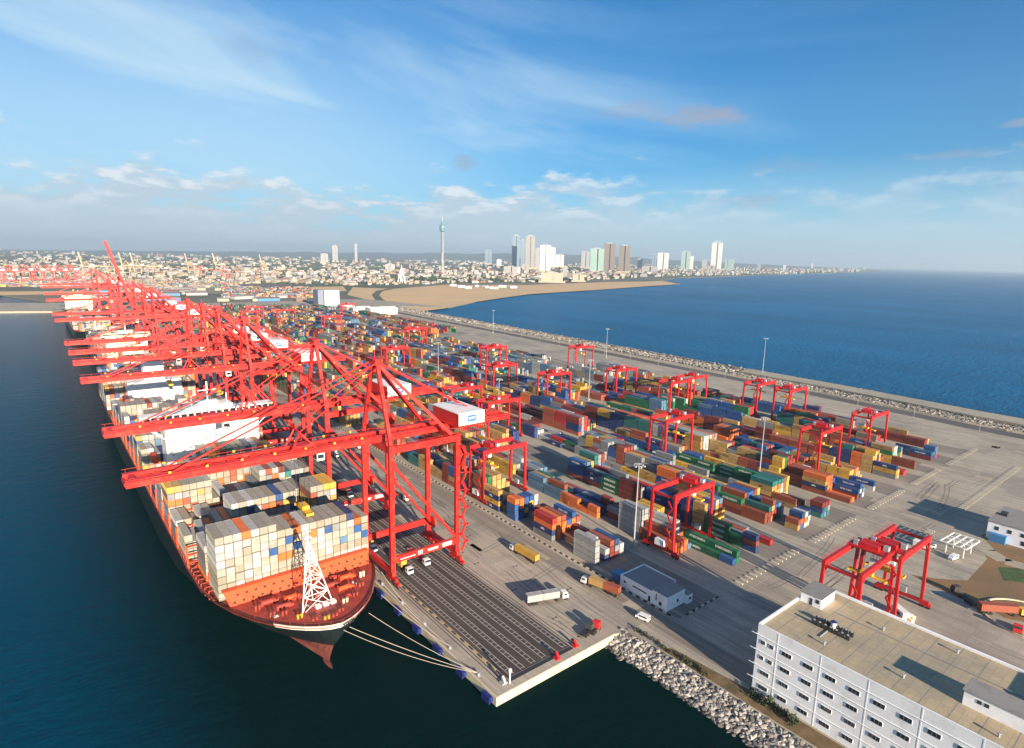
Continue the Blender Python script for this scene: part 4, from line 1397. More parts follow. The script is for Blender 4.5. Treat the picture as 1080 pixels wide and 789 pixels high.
# ---- which containers are seen from the camera region, and how large
VB, FB, own = [], [], []
for i, c in enumerate(BOXES):
    n = len(VB)
    hw = c['w']/2
    VB += [(c['x']+dx, c['y']+dy, c['z']+dz) for dz in (0, c['h']) for dy in (0, c['l']) for dx in (-hw, hw)]
    FB += [(n, n+2, n+3, n+1), (n+4, n+5, n+7, n+6), (n, n+1, n+5, n+4), (n+2, n+6, n+7, n+3), (n, n+4, n+6, n+2), (n+1, n+3, n+7, n+5)]
    own += [i]*6
tree_ = BVHTree.FromPolygons(VB, FB)
hits = [0]*len(BOXES)
org = Vector(CAM)
for py in range(290, 789, 2):
    for px in range(60, 1080, 2):
        d = _fw*F_PX+_r*(px-540)+_u*(394.5-py)
        loc, nor, idx, dist = tree_.ray_cast(org, Vector(d))
        if idx is not None:
            hits[own[idx]] += 1
order = sorted(range(len(BOXES)), key=lambda i: -hits[i])
TOP = set(order[:285])
print('containers', len(BOXES), 'smallest individual', hits[order[284]]*4, 'px')

CMESH = {}
def container_mesh(colname, l, shade):
    key = (colname, l, shade)
    if key in CMESH: return CMESH[key]
    c0 = np.array(COL[colname])*(0.88, 1.0, 1.13)[shade]
    b = MB()
    w, h = 2.44, 2.59
    b.col = tuple(c0*0.93)
    b.box(-w/2+.07, w/2-.07, .07, l-.07, .12, h-.04)
    b.col = tuple(c0)
    for x in (-w/2, w/2-.16):
        for y in (0, l-.16):
            b.col = tuple(c0*0.86)
            b.box(x, x+.16, y, y+.16, 0, h)
        b.col = tuple(c0*0.42)
        b.box(x, x+.16, .16, l-.16, 0, .18)
        b.col = tuple(c0*0.9)
        b.box(x, x+.10, .16, l-.16, h-.14, h)
    for y in (0, l-.12):
        b.col = tuple(c0*0.32)
        b.box(-w/2, w/2, y-.01 if y == 0 else y, y+.12, 0, .24)
        b.col = tuple(c0*0.9)
        b.box(-w/2+.16, w/2-.16, y, y+.12, h-.16, h)
    # door gear on the end that faces the camera
    b.col = tuple(np.minimum(c0*0.55+.10, 1))
    for x in (-.85, -.35, .35, .85):
        b.box(x-.025, x+.025, -.03, .03, .15, h-.15)
    b.col = tuple(c0*0.4)
    b.box(-.025, .025, .01, .045, .18, h-.16)
    # side corrugation
    b.col = tuple(c0*0.86)
    n = int(l/0.6)
    for i in range(1, n):
        for x in (-w/2+.012, w/2-.05):
            b.box(x, x+.04, i*l/n-.09, i*l/n+.09, .16, h-.14)
    me_o = b.build('shipping_container', M['container'])
    me = me_o.data
    bpy.data.objects.remove(me_o)
    CMESH[key] = me
    return me
MARKS = {'green': ('EVERGREEN', 1.45, 'text_white', 1.0), 'blue': ('CMA CGM', 1.25, 'text_white', 1.0), 'navy blue': ('APL', 1.5, 'text_white', 1.0), 'tan yellow': ('MSC', 1.1, 'text_dark', 1.0), 'yellow': ('MSC', 1.1, 'text_dark', 1.0)}
def shipping_container(c, label, group, cat='container'):
    o = bpy.data.objects.new('shipping_container', container_mesh(c['col'], c['l'], min(2, int((c['j']-.86)/.0867))))
    o.location = (c['x'], c['y'], c['z'])
    SC.collection.objects.link(o)
    tag(o, label, cat, group)
    if c['col'] in MARKS and c['l'] > 7 and 'ship' not in c['where']:
        t, sz, mm, _ = MARKS[c['col']]
        lettering(t, sz, M[mm], o, (-c['w']/2-.012, c['l']/2, 1.3), (-1, 0), name='lettering')
    return o
for i in order[:285]:
    c = BOXES[i]
    shipping_container(c, f"{c['col']} container, {c['where']}", 'stacked shipping containers')
# the rest as one mass per area
def mass(name, idx, label):
    n = len(idx)
    ar = np.array([(BOXES[i]['x'], BOXES[i]['y'], BOXES[i]['z'], BOXES[i]['l'], BOXES[i]['w'], BOXES[i]['h'], BOXES[i]['j']) for i in idx])
    cl = np.array([COL[BOXES[i]['col']] for i in idx])*ar[:, 6:7]
    U = np.array([(dx, dy, dz) for dz in (0, 1) for dy in (0, 1) for dx in (-.5, .5)], float)
    v = np.stack([ar[:, 0:1]+U[None, :, 0]*(ar[:, 4:5]-.04), ar[:, 1:2]+U[None, :, 1]*ar[:, 3:4], ar[:, 2:3]+U[None, :, 2]*(ar[:, 5:6]-.13)], -1).reshape(-1, 3)
    q = np.array([(0, 2, 3, 1), (4, 5, 7, 6), (0, 1, 5, 4), (2, 6, 7, 3), (0, 4, 6, 2), (1, 3, 7, 5)])
    f = (q[None]+8*np.arange(n)[:, None, None]).reshape(-1, 4)
    me = bpy.data.meshes.new(name)
    me.vertices.add(len(v)); me.vertices.foreach_set('co', v.astype(np.float32).ravel())
    me.loops.add(len(f)*4); me.loops.foreach_set('vertex_index', f.astype(np.int32).ravel())
    me.polygons.add(len(f)); me.polygons.foreach_set('loop_start', np.arange(0, len(f)*4, 4, dtype=np.int32))
    me.update(calc_edges=True)
    me.shade_flat()
    ca = me.color_attributes.new('paint', 'FLOAT_COLOR', 'POINT')
    ca.data.foreach_set('color', np.concatenate([np.repeat(cl, 8, 0), np.ones((n*8, 1))], 1).astype(np.float32).ravel())
    me.materials.append(M['container'])
    o = bpy.data.objects.new(name, me)
    SC.collection.objects.link(o)
    return tag(o, label, 'container', kind='stuff')
mass('stacked_containers', [i for i in range(len(BOXES)) if i not in TOP], 'coloured shipping containers filling the rest of the yard and the ships')

# barrier blocks in front of the slots
b = MB()
b.box(-.35, .35, -1.5, 1.5, 0, .42)
M['block'] = material('barrier_block', (0.50, 0.47, 0.38), 0.85, var=0.2, vscale=0.8, dirt=(0.2, 0.19, 0.16), dirt_amt=0.6, dirt_scale=0.7)
bb0 = b.build('barrier_block', M['block'])
tag(bb0, None, 'barrier', 'barrier blocks at the ends of the container rows')
slots = []
for g, (xa, xb) in enumerate(((110.5, 153.5), (169, 209.5), (230, 270.5), (289, 328), (346, 400))):
    n = 14
    for i in range(n):
        slots.append((xa+(xb-xa)*i/(n-1), -7.2, f'grey barrier block, {ORD[i]} of the line closing container row group {ORD[g]}'))
for i in range(36):
    slots.append((269+i*3.05, -35.3, f'grey barrier block of the empty trailer park, {ORD[i % 18]} in the {"landward" if i < 18 else "seaward"} half of the line'))
for i in range(16):
    slots.append((179.5+i*3.1, -35.0, f'grey barrier block, {ORD[i]} from landward end of short line behind crane pair'))
for i, (x, y, lab) in enumerate(slots):
    o = bb0 if i == 0 else bb0.copy()
    if i: SC.collection.objects.link(o)
    o.location = (x, y, 0)
    o['label'] = lab
# ================================================================ QUAY CRANES
def make_sts(yc, label, detail=True, raised=False, trolley_x=-40.0, drop=20.0, number=None, dx=0):
    t = empty('quay_crane', (18.3+dx, yc, 0), label, 'crane', 'red gantry cranes along the quay')
    m = M['red']
    HY, SX, LX = 11.2, -14.1, 14.1
    for x in (SX, LX):
        for y in (-HY, HY):
            b = MB()
            b.beam((x, y, 5.2), (x, y, 53.5), 1.75, 1.5)
            b.build('leg', m, t)
    for x in (SX, LX):
        b = MB()
        b.box(x-.75, x+.75, -HY-1.2, HY+1.2, 3.6, 5.6)
        b.build('sill_beam', m, t)
        for y in (-HY, HY):
            b = MB()
            b.box(x-.5, x+.5, y-3.2, y+3.2, 2.2, 3.6)
            b.box(x-.45, x+.45, y-5.0, y-1.0, 1.3, 2.3)
            b.box(x-.45, x+.45, y+1.0, y+5.0, 1.3, 2.3)
            bg = b.build('bogie', m, t)
            if detail:
                for q in range(4):
                    b = MB()
                    yy = y-4.3+q*2.85
                    b.tube((x-.3, yy, .55), (x+.3, yy, .55), .55, 10)
                    b.build('wheel', M['dark'], bg)
    for s, y in ((0, -HY), (1, HY)):
        b = MB()
        b.beam((SX, y, 9.6), (LX, y, 9.6), 1.1, 2.4)
        pb = b.build('portal_beam', m, t)
        if s == 0:
            b = MB()
            b.box(7.2, 11.4, y-.60, y-.56, 8.9, 10.4)
            b.build('name_plate', M['white'], pb)
            b = MB()
            b.box(SX+3, SX+9.2, y-.60, y-.56, 9.2, 9.5)
            b.box(0.6, 5.2, y-.60, y-.56, 9.75, 10.0)
            b.box(0.6, 5.2, y-.60, y-.56, 9.15, 9.4)
            b.build('warning_strip', M['white'], pb)
            if number:
                lettering(number, 2.3, M['text_white'], pb, (SX+11.6, y-.58, 9.6), (0, -1), bold=.05)
        b = MB()
        b.beam((SX, y, 51.9), (LX, y, 51.9), 1.3, 2.4)
        b.beam((SX, y-.75, 54.0), (LX, y-.75, 54.0), .09)
        for q in range(8):
            b.beam((SX+1+q*3.9, y-.75, 53), (SX+1+q*3.9, y-.75, 54), .08)
        b.build('upper_beam', m, t)
        b = MB()
        b.beam((SX+.4, y, 46.5), (LX-.6, y, 11.2), .95)
        b.build('diagonal_brace', m, t)
    for x in (SX, LX):
        b = MB()
        b.beam((x, -HY, 51.4), (x, HY, 51.4), 1.2, 2.0)
        b.build('cross_beam', m, t)
    # trolley girders, backreach
    for y in (-3.3, 3.3):
        b = MB()
        b.beam((SX-2, y, 54.3), (45.5, y, 54.3), 1.1, 2.2)
        b.build('girder', m, t)
    b = MB()
    for x in (SX, -4, 6, LX, 22, 30, 38, 45.2):
        b.beam((x, -3.3, 54.0), (x, 3.3, 54.0), .7, 1.2)
    for y in (-4.9, 4.9):
        b.box(SX-2, 45.5, y-.45, y+.45, 55.0, 55.12)
        b.beam((SX-2, y, 56.2), (45.5, y, 56.2), .09)
        for q in range(16):
            b.beam((SX-1+q*3.9, y, 55.1), (SX-1+q*3.9, y, 56.2), .07)
    b.build('walkway', m, t)
    # boom
    b = MB()
    L_ = 77.0
    def bp(x, y, z):   # boom local: x outwards from hinge, hinge at SX-2, z 54.3
        if not raised:
            return (SX-2-x, y, 54.3+z)
        a = R(74)
        return (SX-2-x*math.cos(a)-z*math.sin(a)*1.0, y, 54.3+x*math.sin(a)-z*math.cos(a)*-1.0)
    for y in (-3.3, 3.3):
        b.beam(bp(0, y, 0), bp(L_, y, 0), 1.2, 2.3)
    boom = b.build('boom', m, t)
    b = MB()
    for x in range(0, 78, 7):
        b.beam(bp(x, -3.3, -.2), bp(x, 3.3, -.2), .6, .9)
        if x < 70 and detail:
            b.beam(bp(x, -3.3, .6), bp(x+7, 3.3, .6), .28)
    for y in (-4.6, 4.6):
        b.beam(bp(0, y, .9), bp(L_, y, .9), .8, .12)
        b.beam(bp(0, y*1.06, 2.0), bp(L_, y*1.06, 2.0), .10)
        for x in range(0, 78, 4):
            b.beam(bp(x, y*1.06, .9), bp(x, y*1.06, 2.0), .08)
    b.build('boom_ties', m, boom)
    b = MB()
    b.beam(bp(L_-2, -4, 0), bp(L_-2, 4, 0), 1.4, 2.0)
    b.build('boom_tip', m, boom)
    if detail:
        b = MB()
        for x in range(6, 76, 10):
            for y in (-5.0, 5.0):
                p = Vector(bp(x, y, 1.6))
                b.cbox(p.x, p.y, p.z, .7, .5, .6)
        b.build('floodlight', M['yellow'], boom)
    # A frame
    ax, az = -14.2, 82.5
    for y in (-1, 1):
        b = MB()
        b.beam((SX, y*HY, 53.5), (ax, y*1.6, az), 1.25)
        b.build('mast_leg', m, t)
        b = MB()
        b.beam((ax, y*1.6, az-.5), (LX-2.6, y*HY, 53.6), 1.15)
        b.build('backstay', m, t)
        b = MB()
        b.beam((ax+1, y*1.9, az-.5), (34, y*3.3, 55.6), .5)
        b.build('rear_stay', m, t)
    b = MB()
    b.box(ax-1.2, ax+1.2, -3.0, 3.0, az-1.2, az+1.0)
    b.box(ax-2.0, ax+2.0, -3.4, 3.4, az+1.0, az+1.15)
    b.beam((ax, 0, az+1), (ax, 0, az+4), .2)
    mh_ = b.build('mast_head', m, t)
    b = MB()
    b.beam((SX, -HY+4.4, 65), (SX, HY-4.4, 65), .8)
    b.build('mast_tie', m, t)
    if not raised:
        for y in (-1, 1):
            for x1, w in ((66, .45),):
                b = MB()
                b.beam((ax, y*2.4, az-.2), bp(x1, y*3.3, 1.0), w)
                b.build('forestay', m, t)
        b = MB()
        for y in (-1, 1):
            b.beam(bp(30, y*3.3, 1), bp(27, y*2.6, 7.0), .5)
            b.beam(bp(22, y*3.3, 1), bp(27, y*2.6, 7.0), .4)
            b.beam(bp(27, y*2.6, 7.0), (ax, y*2.2, az-2), .3)
        b.beam(bp(27, -2.6, 7), bp(27, 2.6, 7), .5)
        b.build('stay_bracket', m, boom)
    else:
        b = MB()
        for y in (-1, 1):
            mid = (ax-6, y*2.8, az+1)
            b.beam((ax, y*2.4, az), mid, .5)
            b.beam(mid, bp(33, y*3.3, 1.2), .5)
        b.build('forestay', m, t)
    # machinery house
    b = MB()
    b.box(14.9, 26.6, -11.0, 8.0, 56.0, 60.7)
    mh = b.build('machinery_house', m, t)
    b = MB()
    b.box(14.7, 26.8, -11.2, 8.2, 60.7, 61.1)
    b.build('house_roof', M['white'], mh)
    b = MB()
    b.box(14.75, 26.75, -11.24, -11.01, 56.2, 60.69)
    b.box(26.61, 26.75, -11.0, 8.1, 56.2, 60.69)
    b.build('house_panel', M['white'], mh)
    b = MB()
    b.box(18.9, 22.7, -11.32, -11.26, 57.3, 59.9)
    lg = b.build('logo', M['logo_blue'], mh)
    lettering('CICT', 1.25, M['text_white'], lg, (20.8, -11.34, 58.6), (0, -1), bold=.02, name='logo_lettering')
    b = MB()
    b.box(14.2, 27.3, -12.0, 9.0, 55.6, 55.95)
    for q in range(12):
        b.beam((14.6+q*1.1, -11.9, 55.6), (14.6+q*1.1, -11.9, 54.2), .25)
    for q in range(7):
        b.beam((14.2+q*2.1, -12, 56), (14.2+q*2.1, -12, 57), .07)
    b.build('house_floor', m, mh)
    # electrical room hung under the landside end, cable reel, stairs
    b = MB()
    b.cbox(LX+2.4, -HY+2.2, 40, 3.0, 4.2, 7.5)
    b.build('switch_room', m, t)
    b = MB()
    z = 5.5
    s = 1
    while z < 48:
        b.beam((LX+2.0-s*0.9, -HY-1.9, z), (LX+2.0+s*0.9, -HY-1.9, z+3.6), .35, .8)
        b.cbox(LX+2.0+s*1.4, -HY-1.9, z+3.5, 1.5, 1.7, .15)
        b.beam((LX+2.0-s*0.9, -HY-2.4, z+1), (LX+2.0+s*0.9, -HY-2.4, z+4.6), .08)
        b.beam((LX+2.0+s*1.4, -HY-1.9, z+3.55), (LX, -HY-.5, z+3.55), .2)
        z += 3.6
        s = -s
    b.build('stairway', m, t)
    b = MB()
    b.tube((LX+.9, HY-2, 9.5), (LX+1.7, HY-2, 9.5), 2.4, 18)
    b.build('cable_reel', M['dark'] if not detail else m, t)
    # trolley, cab, spreader
    tx = trolley_x
    if not raised:
        b = MB()
        b.box(tx-4, tx+4, -4.1, 4.1, 53.4, 54.6)
        b.box(tx-3, tx+3, -2.4, 2.4, 54.6, 56.4)
        tr = b.build('trolley', m, t)
        b = MB()
        b.cbox(tx+6.2, 0, 49.6, 2.6, 2.6, 3.0)
        cb = b.build('operator_cab', M['ship_white'], tr)
        b = MB()
        b.box(tx+4.85, tx+4.91, -1.1, 1.1, 50.1, 52.0)
        b.box(tx+5.1, tx+7.3, -1.36, -1.31, 50.4, 51.8)
        b.build('cab_window', M['glass'], cb)
        zs = 53.4-drop
        b = MB()
        b.box(tx-1.1, tx+1.1, -5.9, 5.9, zs-.5, zs)
        b.box(tx-1.25, tx+1.25, -6.1, -5.5, zs-.9, zs)
        b.box(tx-1.25, tx+1.25, 5.5, 6.1, zs-.9, zs)
        b.box(tx-1.2, tx+1.2, -2.2, 2.2, zs, zs+1.3)
        b.build('spreader', M['yellow'], t)
        b = MB()
        for x in (-1.0, 1.0):
            for y in (-1.9, 1.9):
                b.beam((tx+x, y, zs+1.2), (tx+x*2, y*1.1, 53.4), .10)
        b.build('hoist_rope', M['dark'], t)
    return t
STS = [(80.8, 'nearest red quay crane, boom out over the bow of the near ship, marked 01', dict(number='01', trolley_x=-41.9, drop=20.0)),
       (139.5, 'second red quay crane from the quay end, boom in front of the white bridge', dict(trolley_x=-58, drop=14)),
       (251, 'third red quay crane from the quay end, over the aft half of the near ship', dict(trolley_x=-30, drop=12)),
       (311, 'fourth red quay crane from the quay end, behind the third', dict(trolley_x=-45, drop=16)),
       (355, 'fifth red quay crane from the quay end, close behind the fourth', dict(trolley_x=-22, drop=10)),
       (404, 'sixth red quay crane from the quay end, above the stern of the near ship', dict(trolley_x=-55, drop=12)),
       (574, 'seventh red quay crane from the quay end, over the second ship', dict(trolley_x=-35, drop=12)),
       (638, 'eighth red quay crane from the quay end, over the stacks of the second ship', dict(trolley_x=-48, drop=12)),
       (702, 'ninth red quay crane, the only one with its boom raised towards the sky', dict(raised=True)),
       (846, 'tenth red quay crane from the quay end, just behind the raised boom', dict(trolley_x=-30, drop=10)),
       (975, 'eleventh red quay crane from the quay end, over the third ship', dict(trolley_x=-40, drop=10)),
       (1165, 'twelfth red quay crane from the quay end, second to last', dict(trolley_x=-35, drop=10)),
       (1260, 'farthest red quay crane, last before the end of the quay', dict(trolley_x=-45, drop=10))]
for i, (yc, lab, kw) in enumerate(STS):
    make_sts(yc, lab, detail=i < 4, **kw)

# ================================================================ YARD CRANES
def make_rtg(first_label):
    t = empty('yard_crane', (0, 0, 0), first_label, 'crane', 'rubber tyred yard cranes over the container rows')
    m = M['red2']
    SP, WB, H = 26.3, 5.6, 26.6
    for x in (0, SP):
        for y in (-WB, WB):
            b = MB()
            s = 1 if x == 0 else -1
            b.beam((x, y*1.12, 2.2), (x, y, H-1.2), 1.05, .95)
            b.build('leg', m, t)
        b = MB()
        b.box(x-.55, x+.55, -WB-3.0, WB+3.0, 1.5, 2.6)
        b.build('sill_beam', m, t)
        b = MB()
        b.beam((x, -WB, H-1.4), (x, WB, H-1.4), .7, .9)
        b.build('end_tie', m, t)
        for y in (-WB-2.0, WB+2.0):
            b = MB()
            b.box(x-.7, x+.7, y-1.7, y+1.7, .9, 1.7)
            bg = b.build('bogie', m, t)
            for yy in (y-1.0, y+1.0):
                b = MB()
                b.tube((x-.45, yy, .8), (x+.45, yy, .8), .8, 10)
                b.build('wheel', M['rubber'], bg)
    for y in (-WB, WB):
        b = MB()
        b.beam((-.6, y, H-.6), (SP+.6, y, H-.6), 1.1, 1.9)
        b.beam((-.6, y*1.14, H+1.2), (SP+.6, y*1.14, H+1.2), .08)
        for q in range(10):
            b.beam((q*2.9, y*1.14, H+.2), (q*2.9, y*1.14, H+1.2), .07)
        b.beam((0, y, H-4.6), (3.6, y, H-1.2), .5)
        b.beam((SP, y, H-4.6), (SP-3.6, y, H-1.2), .5)
        b.build('girder', m, t)
    b = MB()
    b.cbox(0.0, 0, 3.0, 2.3, 4.6, 2.6)
    b.build('power_house', M['white'], t)
    b = MB()
    b.cbox(SP, 0, 3.0, 1.6, 2.8, 2.2)
    b.build('control_cabinet', M['grey'], t)
    b = MB()
    s = 1
    z = 3
    while z < H-3:
        b.beam((-1.5, -WB+1.2-s*1.0, z), (-1.5, -WB+1.2+s*1.0, z+3.0), .25, .6)
        z += 3.0
        s = -s
    b.build('ladder', m, t)
    return t
def rtg_trolley(t, tx, drop):
    m = M['red2']
    H, WB = 26.6, 5.6
    b = MB()
    b.box(tx-3.2, tx+3.2, -WB-.6, WB+.6, H+.35, H+.9)
    b.box(tx-2.2, tx-.2, -3, 3, H+.9, H+2.3)
    b.tube((tx+1.4, -3, H+1.8), (tx+1.4, 3, H+1.8), .8, 10)
    tr = b.build('trolley', m, t)
    b = MB()
    b.cbox(tx+1.2, -4.3, H+.9, 1.8, 1.6, 1.5)
    b.cbox(tx-1.8, 4.0, H+.9, 1.2, 1.4, 1.7)
    b.build('drive_box', M['grey'], tr)
    b = MB()
    b.cbox(tx-2.6, -2.4, H-4.4, 1.9, 2.2, 2.3)
    b.build('operator_cab', M['ship_white'], tr)
    b = MB()
    z = H-drop
    b.box(tx-.8, tx+.8, -5.9, 5.9, z-.4, z)
    b.box(tx-1.2, tx+1.2, -6.1, -5.6, z-.7, z)
    b.box(tx-1.2, tx+1.2, 5.6, 6.1, z-.7, z)
    b.box(tx-1.0, tx+1.0, -1.9, 1.9, z, z+1.0)
    b.build('spreader', M['yellow'], t)
    b = MB()
    for x in (-.8, .8):
        for y in (-1.7, 1.7):
            b.beam((tx+x, y, z+.9), (tx+x*1.8, y, H+.5), .09)
    b.build('hoist_rope', M['dark'], t)
RTGS = [(75.5, 117, 8, 9, 'red yard crane standing beside the chequered kerb, first block from the quay'),
        (106.5, 27, 19, 6, 'red yard crane standing beside the small white office, over white and orange containers'),
        (137, 197, 8, 8, 'red yard crane partly behind the machinery house of the nearest quay crane'),
        (138, 243, 17, 7, 'red yard crane behind the back reach of the nearest quay crane'),
        (200, 103, 18, 12, 'red yard crane in the middle of the yard, spreader down over maroon containers'),
        (187, 440, 10, 8, 'red yard crane behind the apex of the nearest quay crane'),
        (235, 249, 10, 8, 'red yard crane over green and white containers in mid yard'),
        (252, 36, 14, 10, 'red yard crane over the near ends of the orange and blue rows'),
        (221, 304, 8, 7, 'red yard crane above a block of blue container ends'),
        (296, 172, 13, 6, 'red yard crane, one of two abreast in the middle of the seaward blocks'),
        (324, 176, 13, 6, 'red yard crane, seaward one of the two abreast in mid yard'),
        (300, 232, 9, 7, 'red yard crane near the tan container stack, inland of the pair abreast'),
        (318, 35, 8, 10, 'red yard crane nearest the empty slots on the seaward side'),
        (350, 130, 12, 7, 'red yard crane beside the tall lamp mast of the sea wall, back one of two'),
        (349.5, 104, 7, 7, 'red yard crane near the sea wall, front one of two'),
        (366, 349, 12, 8, 'red yard crane standing alone on open ground near the coastal road'),
        (281, 396, 13, 8, 'red yard crane just beyond the one above the blue container ends'),
        (290, 580, 12, 8, 'red yard crane far down the yard below the blue bay'),
        (254, 775, 12, 8, 'red yard crane far down the yard beside tall yellow containers'),
        (372, 985, 12, 8, 'red yard crane before the far white warehouse'),
        (101, -46, 21, 9, 'red yard crane behind the white office building, the landward one of a pair'),
        (123.5, -49, 5, 8, 'red yard crane parked beside soil ground, the seaward one of a pair'),
        (140, 800, 12, 8, 'red yard crane far away behind the quay cranes, inland side'),
        (169, 900, 12, 8, 'red yard crane far away in the third block, before the grey building'),
        (200, 985, 12, 8, 'red yard crane far away left of the grey and white building'),
        (138, 1010, 12, 8, 'farthest red yard crane in the inland rows'),
        (229, 905, 12, 8, 'red yard crane far away between the grey building and the yellow stacks')]
proto = make_rtg('')
proto_children = list(proto.children)
for i, (x, y, tx, drop, lab) in enumerate(RTGS):
    t = proto if i == 0 else dup(proto, (0, 0, 0), lab)
    t.location = (x, y, 0)
    t['label'] = lab
    RTGS[i] = (t, tx, drop)
for t, tx, drop in RTGS:
    rtg_trolley(t, tx, drop)

# ================================================================ QUAY FURNITURE
b = MB()
b.box(-1.6, -0.46, -1.7, 1.7, -2.5, -0.7)
b.tube((-0.5, -1.5, -1.4), (-1.5, -1.5, -1.4), .7, 10)
fe = b.build('fender', M['fender'])
b = MB()
b.box(-1.85, -1.62, -1.9, 1.9, -2.7, -0.5)
b.build('fender_panel', M['fender'], fe)
tag(fe, 'blue rubber fender at the very corner of the quay', 'fender', 'blue fenders on the quay side')
fe.location = (0, 3.0, 0)
for i in range(1, 30):
    y = 3+i*13.2 if i < 6 else 3+i*13.2
    lab = f'blue rubber fender on the quay side, {ORD[i]} from the corner' if i < 26 else f'blue rubber fender hidden behind the near ship stern, {ORD[i-26]} of the last few'
    dup(fe, (0, y, 0), lab)
b = MB()
b.tube((0, 0, 0), (0, 0, .7), .35, 10)
b.tube((0, 0, .7), (0, 0, .95), .5, 10)
b.box(-.6, .6, -.6, .6, 0, .1)
bo = b.build('bollard', M['grey'])
tag(bo, 'squat bollard at the corner end of the quay edge', 'bollard', 'mooring bollards on the quay edge')
bo.location = (0.9, 10, 0)
for i in range(1, 20):
    dup(bo, (0.9, 10+i*15.4, 0), f'squat mooring bollard on the quay edge, {ORD[i]} from the corner')
def rope(label, a, c, sag):
    b = MB()
    a, c = Vector(a), Vector(c)
    pts = [a.lerp(c, i/14)-Vector((0, 0, sag*4*(i/14)*(1-i/14))) for i in range(15)]
    for p, q in zip(pts, pts[1:]):
        b.tube(p, q, .07, 6)
    o = b.build('mooring_rope', M['rope'])
    tag(o, label, 'rope', 'mooring ropes from the bow')
rope('long pale mooring rope from the bow, lowest and outermost of the bundle', (-29.5, 34.6, 13.6), (0.9, 10, .8), 1.6)
rope('pale mooring rope just above the lowest one from the bow', (-27.5, 35.0, 13.6), (0.9, 10, .8), 0.7)
rope('pale mooring rope third from below, bow to quay corner', (-20.0, 38.2, 13.6), (0.9, 10, .8), 1.1)
rope('short mooring rope from the shoulder of the bow to the quay', (-12.5, 44.8, 13.6), (0.9, 25.4, .8), 1.0)
rope('topmost short mooring rope beside the ship side', (-9.0, 50.5, 13.5), (0.9, 25.4, .8), .8)
rope('short slack mooring rope nearest the crane foot', (-5.5, 59, 13.0), (0.9, 40.8, .8), 1.4)
def crane_stop(x, y, label, mm='red2'):
    t = empty('crane_buffer', (x, y, 0), label, 'rail buffer', 'rail end buffers')
    b = MB()
    b.box(-.9, .9, -.5, 1.2, 0, .5)
    b.beam((0, -.3, .4), (0, .9, 2.0), .7, .8)
    b.build('frame', M[mm], t)
    b = MB()
    b.tube((0, .8, 1.6), (0, 1.9, 1.6), .4, 10)
    b.build('bumper', M['dark'], t)
crane_stop(33.2, 2.6, 'red rail end buffer at the landward corner of the dark deck')
crane_stop(24.5, 1.6, 'low red buffer lying near the end wall of the quay')
crane_stop(4.7, 2.8, 'grey rail end buffer at the outer corner of the quay', 'grey')
def post(name, x, y, h, label, r=.12, box=None):
    b = MB()
    b.tube((x, y, 0), (x, y, h), r, 8)
    if box: b.cbox(x, y, h-.6, *box)
    tag(b.build(name, M['ship_white']), label, 'post')
post('signal_post', 6.2, 2.0, 4.2, 'pale signal post at the outer corner of the dark deck', .2, (.8, .6, 1.0))

# lamp masts
def lamp_mast(x, y, h, label, z=0):
    t = empty('lamp_mast', (x, y, z), label, 'lamp mast', 'tall lamp masts')
    b = MB()
    b.tube((0, 0, 0), (0, 0, h), .36, 10, .16)
    b.cbox(0, 0, 0, 1.6, 1.6, 1.0)
    b.build('pole', M['grey'], t)
    b = MB()
    for k in range(12):
        a, c = k*math.pi/6, (k+1)*math.pi/6
        b.beam((2.1*math.cos(a), 2.1*math.sin(a), h-.4), (2.1*math.cos(c), 2.1*math.sin(c), h-.4), .15)
        if k % 2 == 0:
            b.beam((0, 0, h-.1), (2.1*math.cos(a), 2.1*math.sin(a), h-.4), .1)
            b.cbox(2.2*math.cos(a), 2.2*math.sin(a), h-1.0, .8, .8, .5)
    b.build('lamp_ring', M['grey'], t)
lamp_mast(100.9, 36.5, 37, 'tall lamp mast beside the white container stack, near the small office')
lamp_mast(223.6, 49, 36, 'tall lamp mast in the middle of the seaward rows')
lamp_mast(edge_x(217)-10, 217, 39, 'grey lamp mast on the sea wall, highest of the three against the sea', 2.5)
lamp_mast(465, 390, 37, 'grey lamp mast between the coastal road and the yard, middle of three')
lamp_mast(edge_x(704)-70, 660, 37, 'farthest grey lamp mast beside the coastal road')
lamp_mast(163.5, 215, 36, 'tall lamp mast deep in the inland rows behind the quay crane')
lamp_mast(281, 240, 36, 'tall lamp mast between the middle container blocks')
lamp_mast(224, 395, 36, 'tall lamp mast beyond the blue container ends')
lamp_mast(104.5, 190, 36, 'tall lamp mast at the first lane behind the tan containers')
b = MB()
b.tube((0, 0, 0), (0, 0, 9), .12, 6)
b.beam((0, 0, 9), (-1.5, 0, 9.1), .12)
b.cbox(-1.7, 0, 8.95, .7, .3, .15)
sl_ = b.build('street_lamp', M['grey'])
tag(sl_, 'short street lamp on the coastal road, first from the near end', 'street lamp', 'street lamps on the coastal road')
for i in range(22):
    y = -40+i*45
    lab = f'short street lamp on the coastal road, {ORD[i]} from the near end'
    if i == 0:
        sl_.location = (edge_x(y)-62, y, 0)
    else:
        dup(sl_, (edge_x(y)-62, y, 0), lab)

